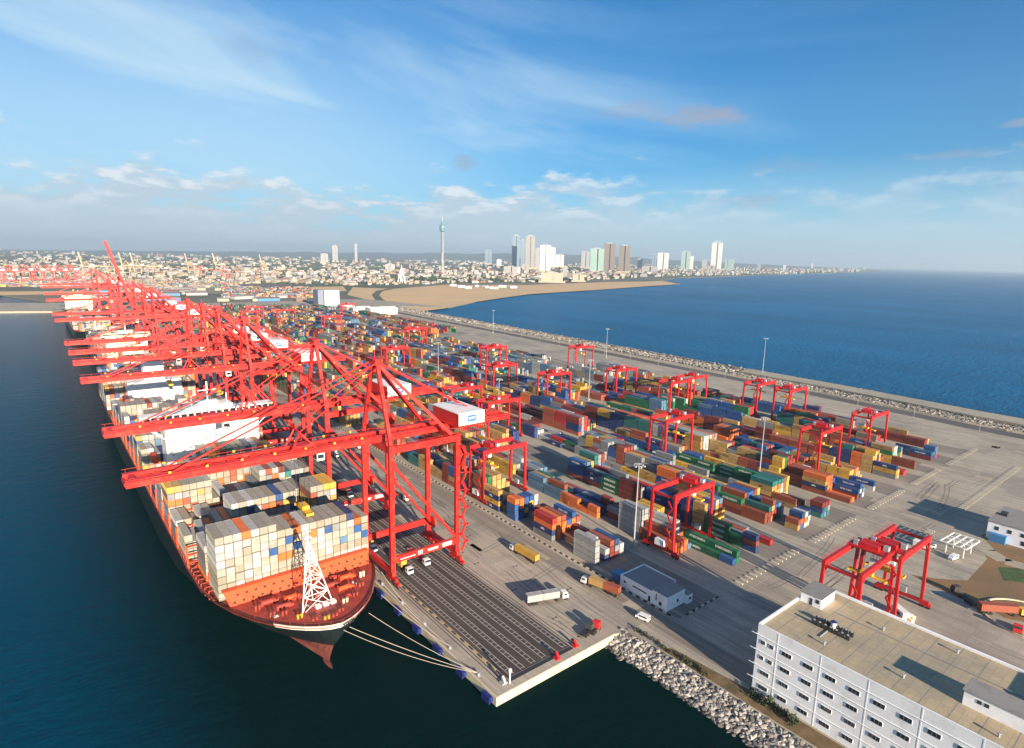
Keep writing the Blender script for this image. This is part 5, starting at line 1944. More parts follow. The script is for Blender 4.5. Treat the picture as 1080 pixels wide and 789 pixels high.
# ================================================================ VEHICLES
def truck(x, y, ang, label, cabcol=(.7, .7, .7), trailer=12.6, trcol=(.05, .05, .05)):
    """heading +Y before rotation; origin at the rear end of the trailer"""
    t = empty('container_truck', (x, y, 0), label, 'truck', 'terminal trucks', rz=ang)
    b = MB(); b.col = trcol
    b.box(-.5, -.3, 0, trailer, .95, 1.25)
    b.box(.3, .5, 0, trailer, .95, 1.25)
    for yy in (0.1, 3, 6, 9, trailer-.3):
        if yy < trailer: b.box(-1.2, 1.2, yy, yy+.25, 1.0, 1.3)
    b.build('trailer', M['paint'], t)
    b = MB(); b.col = (.04, .04, .04)
    b.box(-.5, .5, trailer-2.5, trailer+3.2, .6, .95)
    b.build('chassis', M['paint'], t)
    b = MB(); b.col = cabcol
    c0 = trailer+.9
    b.box(-1.2, 1.2, c0, c0+1.9, .9, 2.95)
    b.box(-1.15, 1.15, c0+1.9, c0+2.35, .9, 1.9)
    cb = b.build('cab', M['paint'], t)
    b = MB()
    b.face([(-1.08, c0+1.92, 2.8), (-1.08, c0+2.36, 1.95), (1.08, c0+2.36, 1.95), (1.08, c0+1.92, 2.8)])
    b.box(-1.22, -1.19, c0+.5, c0+1.7, 1.9, 2.7)
    b.box(1.19, 1.22, c0+.5, c0+1.7, 1.9, 2.7)
    b.build('cab_window', M['glass'], cb)
    for yy in (1.2, 2.5, 3.8, trailer-1.2, trailer+2.3):
        for s in (-1, 1):
            b = MB()
            b.tube((s*.75, yy, .5), (s*1.15, yy, .5), .5, 10)
            b.build('wheel', M['rubber'], t)
    return t
def on_truck(x, y, ang, off, col, l, label):
    o = bpy.data.objects.new('shipping_container', container_mesh(col, l, 1))
    ca, sa = math.cos(ang), math.sin(ang)
    o.location = (x-off*sa, y+off*ca, 1.31)
    o.rotation_euler = (0, 0, ang)
    SC.collection.objects.link(o)
    tag(o, label, 'container', 'containers carried by trucks')
truck(57.5, 49.3, R(3), 'truck with two yellow containers driving beside the chequered kerb', (.65, .66, .66))
on_truck(57.5, 49.3, R(3), .1, 'yellow', 6.06, 'yellow short container, rear one on the truck beside the kerb')
on_truck(57.5, 49.3, R(3), 6.3, 'yellow', 6.06, 'yellow short container, front one on the truck beside the kerb')
a_ = R(14)
truck(66.0, 13.5, a_, 'truck with one yellow and one red container near the small office', (.6, .62, .62))
on_truck(66.0, 13.5, a_, .1, 'rust red', 6.06, 'red short container at the rear of the truck near the office')
on_truck(66.0, 13.5, a_, 6.3, 'tan yellow', 6.06, 'yellow short container at the front of the truck near the office')
a_ = R(-110)
truck(35.4, 29.8, a_, 'truck with two white containers standing across the apron', (.8, .8, .78), trcol=(.2, .05, .03))
on_truck(35.4, 29.8, a_, .1, 'white', 6.06, 'white container with green tint, rear one on the truck across the apron')
on_truck(35.4, 29.8, a_, 6.3, 'white', 6.06, 'white container, front one on the truck standing across the apron')
truck(12.6, 86.8, R(180), 'truck with a yellow container under the nearest quay crane', (.75, .75, .75))
on_truck(12.6, 86.8, R(180), 4.2, 'yellow', 6.06, 'yellow container on the truck under the nearest quay crane')
truck(21.8, 88.8, R(178), 'truck with an empty red trailer under the nearest quay crane', (.75, .75, .75), trcol=(.42, .04, .03))
truck(9.5, 111, R(180), 'truck with a yellow container beside the ship, behind the crane leg', (.75, .75, .75))
on_truck(9.5, 111, R(180), 6.0, 'yellow', 6.06, 'yellow container on the truck behind the seaside crane leg')
far_trucks = [(16.5, 152), (25.2, 170), (12.5, 205), (29.5, 236), (20.8, 268), (46, 150), (52, 196), (44, 232), (55, 275), (48, 330), (16, 330), (24, 380), (50, 400), (62, 240)]
for i, (x, y) in enumerate(far_trucks):
    a = R(180) if i % 2 else 0.0
    place = 'crane lane of the quay' if x < 33 else 'apron road behind the quay cranes'
    truck(x, y, a, f'truck on the {place}, {ORD[i]} in distance from the quay end', (.7, .7, .68) if i % 3 else (.5, .08, .05), trcol=(.4, .05, .04) if i % 4 == 0 else (.05, .05, .05))
    if i % 3 != 2:
        c = ['tan yellow', 'maroon', 'white', 'navy blue', 'orange'][i % 5]
        yb = y+.15 if a == 0 else y-12.45
        on_truck(x, yb, 0, 0, c, 12.19, f'{c} container on the {ORD[i]} truck of the {place}')
def tractor(x, y, ang, label, col=(.55, .03, .03)):
    t = empty('terminal_tractor', (x, y, 0), label, 'tractor', 'red terminal tractors', rz=ang)
    b = MB(); b.col = (.03, .03, .03)
    b.box(-.6, .6, -2.6, 3, .5, .95)
    b.box(-1.1, 1.1, -2.2, .4, .95, 1.3)
    b.build('chassis', M['paint'], t)
    b = MB(); b.col = col
    b.box(-1.2, 1.2, 1.0, 2.8, .8, 3.0)
    b.box(-1.1, 1.1, 2.8, 3.4, .8, 1.7)
    cb = b.build('cab', M['paint'], t)
    b = MB()
    b.box(-1.0, 1.0, 2.81, 2.84, 1.9, 2.8)
    b.box(-1.23, -1.2, 1.3, 2.5, 1.9, 2.8)
    b.build('cab_window', M['glass'], cb)
    for yy in (-1.8, -.6, 2.2):
        for s in (-1, 1):
            b = MB(); b.tube((s*.7, yy, .55), (s*1.2, yy, .55), .55, 10)
            b.build('wheel', M['rubber'], t)
tractor(43.4, 4.6, R(-75), 'red and black terminal tractor at the edge of the quay end')
tractor(40.6, 5.2, R(-75), 'dark terminal tractor coupled beside the red one at the quay end', (.05, .06, .06))
tractor(*at(1073, 665), R(100), 'red tractor at the edge of the yard beyond the white building')
a_ = math.atan2(at(1060, 648)[1]-at(1033, 646)[1], at(1060, 648)[0]-at(1033, 646)[0])-R(90)
tx_, ty_ = at(1031, 646)
truck(tx_, ty_, a_, 'truck with a pale red container and yellow cab beside the bare soil', (.65, .38, .04))
on_truck(tx_, ty_, a_, .3, 'rust red', 12.19, 'pale red container on the truck beside the bare soil')
tx_, ty_ = at(1029, 641)
truck(tx_, ty_, math.atan2(at(1014, 630)[1]-ty_, at(1014, 630)[0]-tx_)-R(90), 'dark empty truck on the curve beside the bare soil', (.05, .04, .04), 8)
tx_, ty_ = at(988, 607)
def van(x, y, ang, label, col=(.75, .75, .75), name='white_van'):
    t = empty(name, (x, y, 0), label, 'van', None, rz=ang)
    b = MB(); b.col = col
    b.box(-.95, .95, -2.4, 1.3, .45, 2.05)
    b.box(-.92, .92, 1.3, 2.4, .45, 1.15)
    b.raw([(-.9, 1.3, 1.15), (.9, 1.3, 1.15), (-.85, 1.3, 2.0), (.85, 1.3, 2.0), (-.88, 1.95, 1.15), (.88, 1.95, 1.15)], [(0, 1, 3, 2), (2, 3, 5, 4), (0, 2, 4), (1, 5, 3)])
    bd_ = b.build('body', M['paint'], t)
    b = MB()
    b.box(-.97, -.95, -1.9, 1.1, 1.25, 1.85)
    b.box(.95, .97, -1.9, 1.1, 1.25, 1.85)
    b.box(-.8, .8, -2.43, -2.41, 1.2, 1.85)
    b.build('window', M['glass'], bd_)
    for yy in (-1.5, 1.5):
        for s in (-1, 1):
            b = MB(); b.tube((s*.7, yy, .35), (s*.98, yy, .35), .35, 10)
            b.build('wheel', M['rubber'], t)
van(61.9, -0.5, R(12), 'white van parked where the quay meets the rock slope')
van(*at(980, 577), R(20), 'white van near the row of barrier blocks behind the crane pair')
van(*at(1005, 590), R(80), 'white car under the pale canopy frame')

# ================================================================ BUILDINGS OF THE TERMINAL
X0, X1, Y1_, Y0_ = 60.3, 95.8, -41.5, -150.0
HB = 21.0
ob = empty('office_building', ((X0+X1)/2, Y1_-20, 0), 'large white four storey building with tan roof in front of the yard', 'building')
ox, oy = (X0+X1)/2, Y1_-20
def LB(): return MB()
def put(b, name, mat, parent=ob, ox_=None, oy_=None):
    """shapes are given in world metres; shift them under their building"""
    sx, sy = (ox if ox_ is None else ox_), (oy if oy_ is None else oy_)
    b.v = [(x-sx, y-sy, z) for x, y, z in b.v]
    return b.build(name, mat, parent)
b = MB()
b.box(X0, X1, Y0_, Y1_, 0, HB-0.7)
wall = put(b, 'wall', M['bwall'])
b = MB()
b.box(X0, X0+.3, Y0_, Y1_, HB-.7, HB)
b.box(X1-.8, X1, Y0_, Y1_, HB-.7, HB+.05)
b.box(X0+.3, X1-.8, Y1_-.6, Y1_, HB-.7, HB+.05)
put(b, 'parapet', M['bwall'])
b = MB()
b.face([(X0+.3, Y0_, HB-.5), (X1-.8, Y0_, HB-.5), (X1-.8, Y1_-.6, HB-.5), (X0+.3, Y1_-.6, HB-.5)])
for s_ in range(19):
    y = Y1_-5-s_*5.75
roof = put(b, 'roof', M['roof_tan'])
b = MB()
for s_ in range(19):
    y = Y1_-4.5-s_*5.75
    b.box(X0+.3, X1-.8, y-.09, y+.09, HB-.52, HB-.485)
for x in (X0+12, X0+24):
    b.box(x-.08, x+.08, Y0_, Y1_-.6, HB-.52, HB-.486)
put(b, 'roof_joint', M['broof'], roof)
for z in (4.0, 8.35, 12.9, 17.6):
    b = MB()
    b.box(X0-.12, X0-.002, Y0_, Y1_+1.7, z-.08, z+.08)
    b.box(X0, X1+.4, Y1_+.002, Y1_+.5, z-.14, z+.14)
    put(b, 'ledge', M['bwall'])
for k in range(16):
    y = -47.4-k*11.5/2
    if k % 2 == 0:
        b = MB()
        b.box(X0-.04, X0-.003, y-.12, y+.12, 0, HB-.3)
        put(b, 'pilaster', M['bwall'])
WZS = (15.9, 11.2, 6.9, 2.4)
def window(yc, zc, w, h):
    b = MB()
    b.box(X0-.10, X0+.02, yc-w/2, yc+w/2, zc-h/2, zc+h/2)
    f = put(b, 'window', M['bwall'], wall)
    b = MB()
    b.box(X0-.13, X0-.101, yc-w/2+.06, yc+w/2-.06, zc-h/2+.06, zc+h/2-.06)
    p = put(b, 'pane', M['glass'], f)
    b = MB()
    for q in (1, 2):
        yy = yc-w/2+w*q/3
        b.box(X0-.15, X0-.131, yy-.035, yy+.035, zc-h/2+.06, zc+h/2-.06)
    put(b, 'frame', M['broof'], f)
for i, zc in enumerate(WZS):
    for k in range(13):
        yc = -50.2-k*5.75
        window(yc, zc, 2.7, 1.25)
    if i < 2:
        window(-42.9-.5, zc, 1.3, 1.2)
        window(-45.9, zc, 1.3, 1.2)
    else:
        window(-44.7, zc, 2.7, 1.25)
b = MB()
b.box(82.2, 90.7, -48.6, -42.5, HB-.5, HB+2.7)
ph = put(b, 'stair_house', M['bwall'])
b = MB()
b.box(81.9, 91.0, -48.9, -42.2, HB+2.7, HB+2.95)
put(b, 'stair_house_roof', M['broof'], ph)
b = MB()
b.box(82.13, 82.19, -46.0, -45.1, HB-.4, HB+1.7)
put(b, 'door', M['glass'], ph)
b = MB()
b.box(82.13, 82.19, -48.0, -46.9, HB+.8, HB+2.0)
put(b, 'stair_window', M['glass'], ph)
b = MB()
b.box(69.6, 75.6, -118, -86.8, HB-.5, HB+3.2)
b.box(75.7, 95, -125, -106, HB-.5, HB+3.2)
pl = put(b, 'plant_house', M['bwall'])
b = MB()
b.box(69.3, 75.9, -118, -86.5, HB+3.2, HB+3.45)
put(b, 'plant_house_roof', M['broof'], pl)
b = MB()
for y in (-89.8, -91.2):
    b.box(69.53, 69.59, y-.45, y+.45, HB+1.4, HB+2.3)
put(b, 'plant_window', M['glass'], pl)
for k in range(7):
    for x in (72.9, 75.2):
        b = MB()
        y = -50.2-k*1.5
        if k == 3 and x > 74: continue
        b.box(x, x+.75, y-1.15, y, HB-.4, HB+.9)
        t = empty('air_conditioner', (x+.4, y-.6, HB-.5), None)
        t['label'] = f'dark air conditioner on the tan roof, {ORD[k]} from the stair house in the {"inner" if x > 74 else "outer"} row'
        tag(t, None, 'air conditioner', 'air conditioners on the roof')
        b.v = [(p[0]-x-.4, p[1]-y+.6, p[2]-HB+.5) for p in b.v]
        b.build('casing', M['dark'], t)
        b = MB()
        b.tube((0, 0, 1.4), (0, 0, 1.5), .32, 10)
        b.build('fan', M['grey'], t)
b = MB()
b.tube((75.6, -55.1, HB-.4), (75.6, -55.1, HB+1.5), .75, 12)
tk = b.build('water_tank', M['ship_white'])
tag(tk, 'round white tank with blue lid among the roof units', 'tank')
b = MB(); b.tube((75.6, -55.1, HB+1.5), (75.6, -55.1, HB+1.9), .9, 12, .3)
b.build('lid', M['fender'], tk)

# roof clutter: pipe runs, vents and a mast
def roof_item(name, label, cat, group, b, mat, x, y, z=HB-.5):
    b.v = [(p[0], p[1], p[2]) for p in b.v]
    o = b.build(name, mat)
    o.location = (x, y, z)
    return tag(o, label, cat, group)
for i, (x, y) in enumerate(((66, -57), (68.5, -75), (86, -64), (91, -80), (64, -95), (83, -96))):
    b = MB(); b.tube((0, 0, 0), (0, 0, .9), .22, 8); b.tube((0, 0, .9), (0, 0, 1.15), .42, 8)
    roof_item('roof_vent', f'small round vent on the tan roof, {ORD[i]} counted from the stair house', 'vent', 'vents on the tan roof', b, M['grey'], x, y)
b = MB(); b.beam((0, 0, .2), (0, -48, .2), .16); b.beam((0, -48, .2), (9, -48, .2), .16)
roof_item('roof_pipe', 'thin grey pipe run along the inner side of the tan roof', 'pipe', None, b, M['grey'], 84, -52)
b = MB(); b.beam((0, 0, .15), (0, 6.6, .15), .3, .2); b.beam((-9, 3.3, .15), (0, 3.3, .15), .2)
roof_item('roof_duct', 'short grey duct joining the air conditioners on the tan roof', 'duct', None, b, M['grey'], 77.4, -58)

# small office
o2 = empty('office_building', (78, 7, 0), 'small white flat roofed office beside the chequered kerb', 'building')
def P2(b, n, m, p=None): return put(b, n, m, p or o2, 78, 7)
b = MB(); b.box(71.9, 85.5, 3.8, 18.6, 0, 4.3)
w2 = P2(b, 'wall', M['bwall'])
b = MB(); b.box(71.9, 82.0, -2.7, 3.79, 0, 5.6)
b.box(82.01, 85.0, -4.0, 0.2, 0, 3.4)
w3 = P2(b, 'front_wall', M['bwall'])
b = MB(); b.box(72.3, 85.1, 3.9, 18.2, 4.3, 4.4)
P2(b, 'roof', M['broof'])
b = MB()
for q in ((71.9, 72.2, 3.8, 18.6), (85.2, 85.5, 3.8, 18.6), (72.2, 85.2, 18.3, 18.6)):
    b.box(*q, 4.3, 4.75)
P2(b, 'parapet', M['bwall'])
b = MB(); b.box(71.8, 82.1, -2.8, 3.8, 5.6, 5.75)
b.box(82.02, 85.1, -4.1, .3, 3.4, 3.55)
P2(b, 'front_roof', M['broof'])
for (y, z, w, h) in ((9.4, 2.9, 6.5, .5), (16.3, 2.8, .8, .9), (1.9, 3.6, .45, 2.6), (0.1, 1.9, 1.2, 1.3), (4.9, 1.5, .9, 2.1)):
    b = MB(); b.box(71.82, 71.88, y-w/2, y+w/2, z-h/2, z+h/2)
    P2(b, 'window', M['glass'], w2)
for (x, z, w, h) in ((78.0, 2.4, .9, 1.2),):
    b = MB(); b.box(x-w/2, x+w/2, -2.78, -2.72, z-h/2, z+h/2)
    P2(b, 'window', M['glass'], w3)
b = MB(); b.box(83, 84.2, -4.08, -4.02, 1.4, 2.3)
P2(b, 'window', M['glass'], w3)
b = MB()
for z in (1.0, 2.2, 3.4):
    b.box(72.6, 76.5, 20.0, 23.5, z, z+.12)
for x in (72.7, 76.4):
    for y in (20.1, 23.4): b.beam((x, y, 0), (x, y, 4.2), .15)
b.box(73, 76, 20.5, 23, 1.2, 2.1)
b.build('storage_rack', M['blue'])
tag(bpy.context.scene.objects['storage_rack'], 'blue steel rack beside the small office', 'rack')

# gate building at the right
x2, y2 = 238.6, -52.6
o3 = empty('office_building', (x2+12, y2-20, 0), 'low blue and white building with grey roof at the gate', 'building')
def P3(b, n, m, p=None): return put(b, n, m, p or o3, x2+12, y2-20)
b = MB(); b.box(x2, x2+25, y2-48, y2, 0, 8.2)
w4 = P3(b, 'wall', M['bwall'])
b = MB(); b.box(x2-.3, x2+25.3, y2-48, y2+.3, 8.2, 8.7)
r4 = P3(b, 'roof', M['broof'])
b = MB(); b.cbox(x2+12, y2-3, 8.7, 3, 2.5, 1.6)
P3(b, 'roof_vent', M['dark'], r4)
b = MB(); b.box(x2-2.6, x2-.002, y2-7.5, y2-1.5, 0, 3.6)
P3(b, 'blue_porch', M['blue'])
for k in range(9):
    b = MB(); y = y2-2.2-k*4.6
    b.box(x2-.07, x2-.003, y-1.9, y-.4, 4.9, 6.6)
    P3(b, 'window', M['glass'], w4)
for k in range(7):
    b = MB(); y = y2-12-k*4.6
    b.box(x2-.07, x2-.003, y-1.9, y-.4, 1.2, 3.2)
    P3(b, 'window', M['glass'], w4)

# canopy frame and small huts
cx, cy = at(1010, 583)
t = empty('canopy_frame', (cx, cy, 0), 'pale open canopy frame on four posts at the gate', 'canopy', rz=R(-4))
t.scale = (.8, .8, .9)
b = MB()
for q in range(5):
    b.beam((-9, -6+q*3, 6), (9, -6+q*3, 6), .5, .4)
for x in (-9, -2, 2, 9):
    b.beam((x, -6, 6.2), (x, 6, 6.2), .6, .4)
b.build('beams', M['ship_white'], t)
for x in (-5, 5):
    for y in (-4, 4):
        b = MB(); b.beam((x, y, 0), (x, y, 6), .5)
        b.build('post', M['ship_white'], t)
hx, hy = at(971, 578)
t = empty('guard_hut', (hx, hy, 0), 'small white and red hut among the barrier blocks', 'hut')
b = MB(); b.cbox(0, 0, 0, 2.6, 5.5, 2.7)
b.build('wall', M['ship_white'], t)
b = MB(); b.cbox(0, 0, 2.7, 3.0, 5.9, .25)
b.build('roof', M['ship_white'], t)
b = MB(); b.box(-1.34, -1.31, -2.4, 2.4, .1, .8)
b.build('stripe', M['red2'], t)
hx, hy = at(949, 650)
t = empty('site_cabin', (hx, hy, 0), 'white site cabin at the foot of the yard crane pair', 'cabin', rz=R(-35))
b = MB(); b.cbox(0, 0, .2, 2.6, 6, 2.8)
b.build('wall', M['ship_white'], t)
b = MB(); b.box(-1.35, -1.31, -1.5, .5, 1.2, 2.2)
b.build('window', M['glass'], t)
for k, (px, py) in enumerate(((955, 653), (958, 650), (962, 652), (951, 656), (960, 656), (953, 660))):
    b = MB()
    b.cbox(0, 0, 0, 1.4, 1.8, .9)
    b.cbox(.3, .3, .9, .8, 1.0, .5)
    o = b.build('crate', M['yellow'] if k % 2 else M['ship_cream'])
    o.location = (*at(px, py), 0)
    o.rotation_euler.z = k*.7
    tag(o, f'small crate near the white site cabin, {ORD[k]} of the scattered group', 'crate', 'crates beside the site cabin')

M['pale_grey_wall'] = material('pale_grey_wall', (.50, .51, .52), .7, var=.08)
# grey and white block and sheds at the far end of the yard
g = at(331, 322)
t = empty('warehouse', (455, 1270, 0), 'tall grey and white block at the far end of the yard', 'building')
b = MB(); b.box(-24, -11.2, -12, 18, 0, 37)
b.build('grey_wing', material('grey_wall', (.17, .20, .27), .7, var=.06), t)
b = MB(); b.box(-10, 26, -16, 18, 0, 36)
w5 = b.build('white_wing', M['pale_grey_wall'], t)
b = MB()
for q in range(6): b.box(-9+q*6, -5.5+q*6, -16.06, -16.01, 6, 30)
b.build('panel', M['grey'], w5)
for k, (px, py, w, l, h, c, lab) in enumerate(((402, 331, 60, 30, 12, 'ship_white', 'long white shed beyond the far containers'), (380, 329, 40, 24, 9, 'bwall', 'small pale shed left of the long white shed'),
        (365, 326, 30, 20, 9, 'grey', 'grey shed beside the tall grey and white block'))):
    x, y = at(px, py)
    t = empty('storage_shed', (x, y, 0), lab, 'shed')
    b = MB(); b.cbox(0, 0, 0, w, l, h); b.build('wall', M[c], t)
    b = MB(); b.raw([(-w/2-1, -l/2-1, h), (w/2+1, -l/2-1, h), (w/2+1, l/2+1, h), (-w/2-1, l/2+1, h), (-w/2-1, 0, h+3), (w/2+1, 0, h+3)], [(0, 1, 5, 4), (2, 3, 4, 5), (0, 4, 3), (1, 2, 5), (3, 2, 1, 0)])
    b.build('roof', M['ship_white'], t)

# sheds and stores on the ground behind the terminal
shed_cols = [('pale_shed', 'white'), ('tan_shed', 'tan'), ('grey', 'grey'), ('blue', 'blue'), ('rust_shed', 'brown')]
M['pale_shed'] = material('pale_shed', (.40, .40, .38), .7, var=.1)
M['rust_shed'] = material('rust_shed', (.20, .11, .08), .7, var=.1)
M['tan_shed'] = material('tan_shed', (.42, .34, .24), .7, var=.1)
rsh = random.Random(5)
SIDE = [(120, 'inland side by the basin'), (200, 'beyond the last quay cranes'), (260, 'between the far cranes and the grey block'), (330, 'left of the grey and white block'), (420, 'right of the grey and white block')]
protos = {}
for i in range(90):
    px = rsh.uniform(100, 415); py = rsh.uniform(300.5, 318)
    if 318 < px < 362 and py > 304: continue
    x, y = at(px, py)
    if y < 1395 or x > 470: continue
    mk, cn = shed_cols[i % 5]
    sh_ = rsh.choice(['long', 'short'])
    key = (mk, sh_)
    zone = next(n for lim, n in SIDE if px < lim)
    lab = f'{sh_} {cn} shed {zone}, {"front" if py > 306.5 else "rear"} row, roof number {ORD[i % 26]}'
    lab = f'{sh_} {cn} low shed {zone}, {"front" if py > 306.5 else "rear"} row'
    if key not in protos:
        t = empty('storage_shed', (x, y, -.2), lab, 'shed', 'low sheds behind the container terminal', rz=rsh.uniform(-.3, .3))
        w, l, h = (52, 20, 7) if sh_ == 'long' else (26, 16, 6)
        b = MB(); b.cbox(0, 0, 0, w, l, h); b.build('wall', M[mk], t)
        b = MB(); b.raw([(-w/2-1, -l/2-1, h), (w/2+1, -l/2-1, h), (w/2+1, l/2+1, h), (-w/2-1, l/2+1, h), (-w/2-1, 0, h+3), (w/2+1, 0, h+3)], [(0, 1, 5, 4), (2, 3, 4, 5), (0, 4, 3), (1, 2, 5), (3, 2, 1, 0)])
        b.build('roof', M[('broof', 'pale_shed', 'grey', 'rust_shed')[i % 4]], t)
        protos[key] = t
    else:
        dup(protos[key], (x, y, -.2), lab, rz=rsh.uniform(-.3, .3))
# ================================================================ CITY
def yh(px): return 270.3+0.0226*(px-467)
def z_at(x, y, ytop):
    lo, hi = -50.0, 900.0
    for _ in range(40):
        mid = (lo+hi)/2
        if px_of((x, y, mid))[1] > ytop: lo = mid
        else: hi = mid
    return lo
def fac(name, wall, **k):
    if name not in M: M[name] = facade_mat(name, wall, **k)
    return M[name]
fac('tower_cream', (.48, .43, .35), glass=(.12, .15, .18), bay=3.2, wfrac=.6, vert=True)
fac('tower_blue', (.20, .28, .36), glass=(.06, .10, .16), bay=3.0, wfrac=.7)
fac('tower_white', (.56, .56, .55), glass=(.30, .34, .38), bay=4.2, wfrac=.4)
fac('tower_brown', (.20, .165, .14), glass=(.06, .055, .05), floor_h=4.2, bay=5, wfrac=.7)
fac('tower_green', (.30, .42, .38), glass=(.06, .16, .16), bay=4, wfrac=.65)
fac('tower_grey', (.34, .35, .36), glass=(.10, .12, .14), bay=4, wfrac=.6)
fac('tower_tan', (.48, .40, .30), glass=(.12, .11, .10), bay=4, wfrac=.6)
BASE = {543.7: 283, 558.6: 284, 550.6: 283, 566.5: 284, 574.5: 288, 582.6: 283, 590.0: 283, 515.0: 279, 526.3: 281, 538.5: 291, 554.0: 290, 547.0: 290, 595.6: 294, 582.0: 298, 610.0: 297, 617.0: 284, 629.0: 288, 641.8: 287, 657.5: 288.5, 674.5: 285, 685.0: 288, 689.3: 283, 698.5: 286, 722.3: 285.5, 728.4: 285.5, 739.0: 289, 742.6: 285, 750.0: 287.5, 754.5: 286, 766.5: 285.5, 771.6: 285.5, 411.5: 286, 856.0: 285.2, 827.0: 285.4, 800.0: 286.5}
def tower(pxc, wpx, ytop, dist, mat, label, depth_m=None, setback=None, crown=None, notch=True):
    x, y = at(pxc, BASE[pxc]) if pxc in BASE else at_dist(pxc, dist)
    dp = depth_of(x, y)
    w = wpx*dp/F_PX*1.08
    h = z_at(x, y, ytop)
    d = depth_m or w*0.8
    a = -math.atan2(x-CAM[0], y-CAM[1])
    t = empty('tower_block', (x, y, -.4), label, 'tower', 'high rise towers of the city skyline', rz=a)
    b = MB()
    if notch:
        b.box(-w/2, -w*.08, -d/2, d/2, 0, h)
        b.box(-w*.08+.01, w*.08-.01, -d/2+d*.14, d/2, 0, h*.985)
        b.box(w*.08, w/2, -d/2, d/2, 0, h*.995)
    else:
        b.box(-w/2, w/2, -d/2, d/2, 0, h)
    b.build('shaft', M[mat], t)
    b = MB()
    b.box(-w*.62, w*.62, -d*.7, d*.6, 0, min(22, h*.18))
    b.build('podium', M['tower_tan'], t)
    b = MB()
    b.box(-w*.22, w*.22, -d*.22, d*.22, h, h+max(4, h*.03))
    b.beam((w*.1, 0, h), (w*.1, 0, h+max(8, h*.06)), 1.2)
    b.build('roof_plant', M['grey'], t)
    if setback:
        b = MB()
        b.box(-w/2-setback, -w/2-.01, -d*.4, d*.4, 0, h*.8)
        b.build('side_wing', M[mat], t)
    if crown:
        b = MB()
        for s in (-1, 1):
            b.beam((s*w*.45, 0, h), (s*w*.12, 0, h+crown), 2.4)
        b.beam((-w*.3, 0, h+crown*.55), (w*.3, 0, h+crown*.55), 2.0)
        b.build('crown', M['ship_white'], t)
    return t
T = tower
T(543.7, 7.6, 248.6, 3300, 'tower_blue', 'blue grey twin tower, left one of the tallest pair')
T(558.6, 9.0, 249.2, 3300, 'tower_cream', 'sunlit cream twin tower, right one of the tallest pair')
T(550.6, 5.0, 253.5, 3360, 'tower_blue', 'dark glass slab squeezed between the twin towers', notch=False)
T(566.5, 4.5, 262, 3500, 'tower_grey', 'pale grey tower just right of the cream twin', notch=False)
T(574.5, 10.5, 258.8, 3000, 'tower_white', 'bright white tower right of the twin towers', setback=6)
T(582.6, 5.0, 261.0, 3400, 'tower_white', 'narrow white tower behind the bright white one')
T(590.0, 8.0, 268.6, 3500, 'tower_white', 'low white block right of the bright white tower')
T(515.0, 6.5, 264.0, 4600, 'tower_blue', 'blue and white block halfway between needle tower and twins')
T(526.3, 4.5, 273.6, 3300, 'tower_white', 'small white block left of the twin towers', notch=False)
T(538.5, 13, 281.0, 2750, 'tower_cream', 'broad cream slab in front of the twin towers')
T(554.0, 6, 278.8, 2750, 'tower_cream', 'narrow cream slab in front of the twin towers')
T(547.0, 3, 282.0, 2750, 'tower_white', 'little white slab between the two cream slabs', notch=False)
T(595.6, 4.4, 281, 2500, 'tower_cream', 'slim cream block near the beach', notch=False)
T(582.0, 21, 287.6, 2450, 'tower_tan', 'long low tan hotel block by the beach', depth_m=20)
T(610.0, 11, 289.2, 2500, 'tower_tan', 'low pinkish block by the beach under the green tower')
T(617.0, 8, 265.2, 3700, 'tower_grey', 'grey unfinished tower left of the green one')
T(629.0, 13, 262.2, 3150, 'tower_green', 'green netted tower beside the brown pair')
T(641.8, 11, 257.0, 3150, 'tower_brown', 'brown unfinished tower, left and taller of the brown pair')
T(657.5, 10.5, 259.2, 3000, 'tower_brown', 'brown unfinished tower, right one of the brown pair')
T(674.5, 5, 273.0, 3600, 'tower_green', 'small dark green block right of the brown pair', notch=False)
T(685.0, 15, 281.2, 3500, 'tower_cream', 'long cream hotel on the sea front')
T(689.3, 4, 268.5, 4200, 'tower_blue', 'slim bluish tower behind the white sea front block')
T(698.5, 10.5, 266.8, 3700, 'tower_white', 'white twin slab tower on the sea front')
T(722.3, 8.5, 265.2, 4100, 'tower_green', 'pale green tower at the point of the bay')
T(728.4, 4, 270.4, 4000, 'tower_white', 'white slab joined to the pale green tower', notch=False)
T(739.0, 5, 283.8, 3700, 'tower_cream', 'small cream block on the shore of the bay', notch=False)
T(742.6, 5, 274.0, 4400, 'tower_grey', 'dark block left of the crowned tower', notch=False)
T(750.0, 7, 280.2, 4300, 'tower_cream', 'cream block at the foot of the crowned tower')
T(754.5, 10, 256.5, 4500, 'tower_white', 'tall white tower with open crown, alone over the bay', crown=38)
T(766.5, 4.5, 273.2, 5000, 'tower_green', 'pale green block right of the crowned tower')
T(771.6, 3.6, 273.8, 5000, 'tower_green', 'slimmer pale green block right of the crowned tower', notch=False)
T(353.4, 5.0, 259.0, 9500, 'tower_grey', 'white block alone on the left horizon')
T(375.5, 2.4, 257.6, 9500, 'tower_grey', 'thin dark tower alone on the left horizon', notch=False)
T(342.0, 7, 267.5, 8000, 'tower_grey', 'low wide white block under the lone white block')
T(411.5, 9, 278.4, 2900, 'tower_grey', 'white apartment pair beside the white stupa')
T(856.0, 1.6, 277.6, 7600, 'tower_white', 'slim white tower far along the bay coast', notch=False)
T(827.0, 2.4, 279.6, 7000, 'tower_white', 'small white tower before the slim one along the bay coast', notch=False)
T(800.0, 3.0, 278.6, 6000, 'tower_cream', 'small cream tower on the bay coast', notch=False)

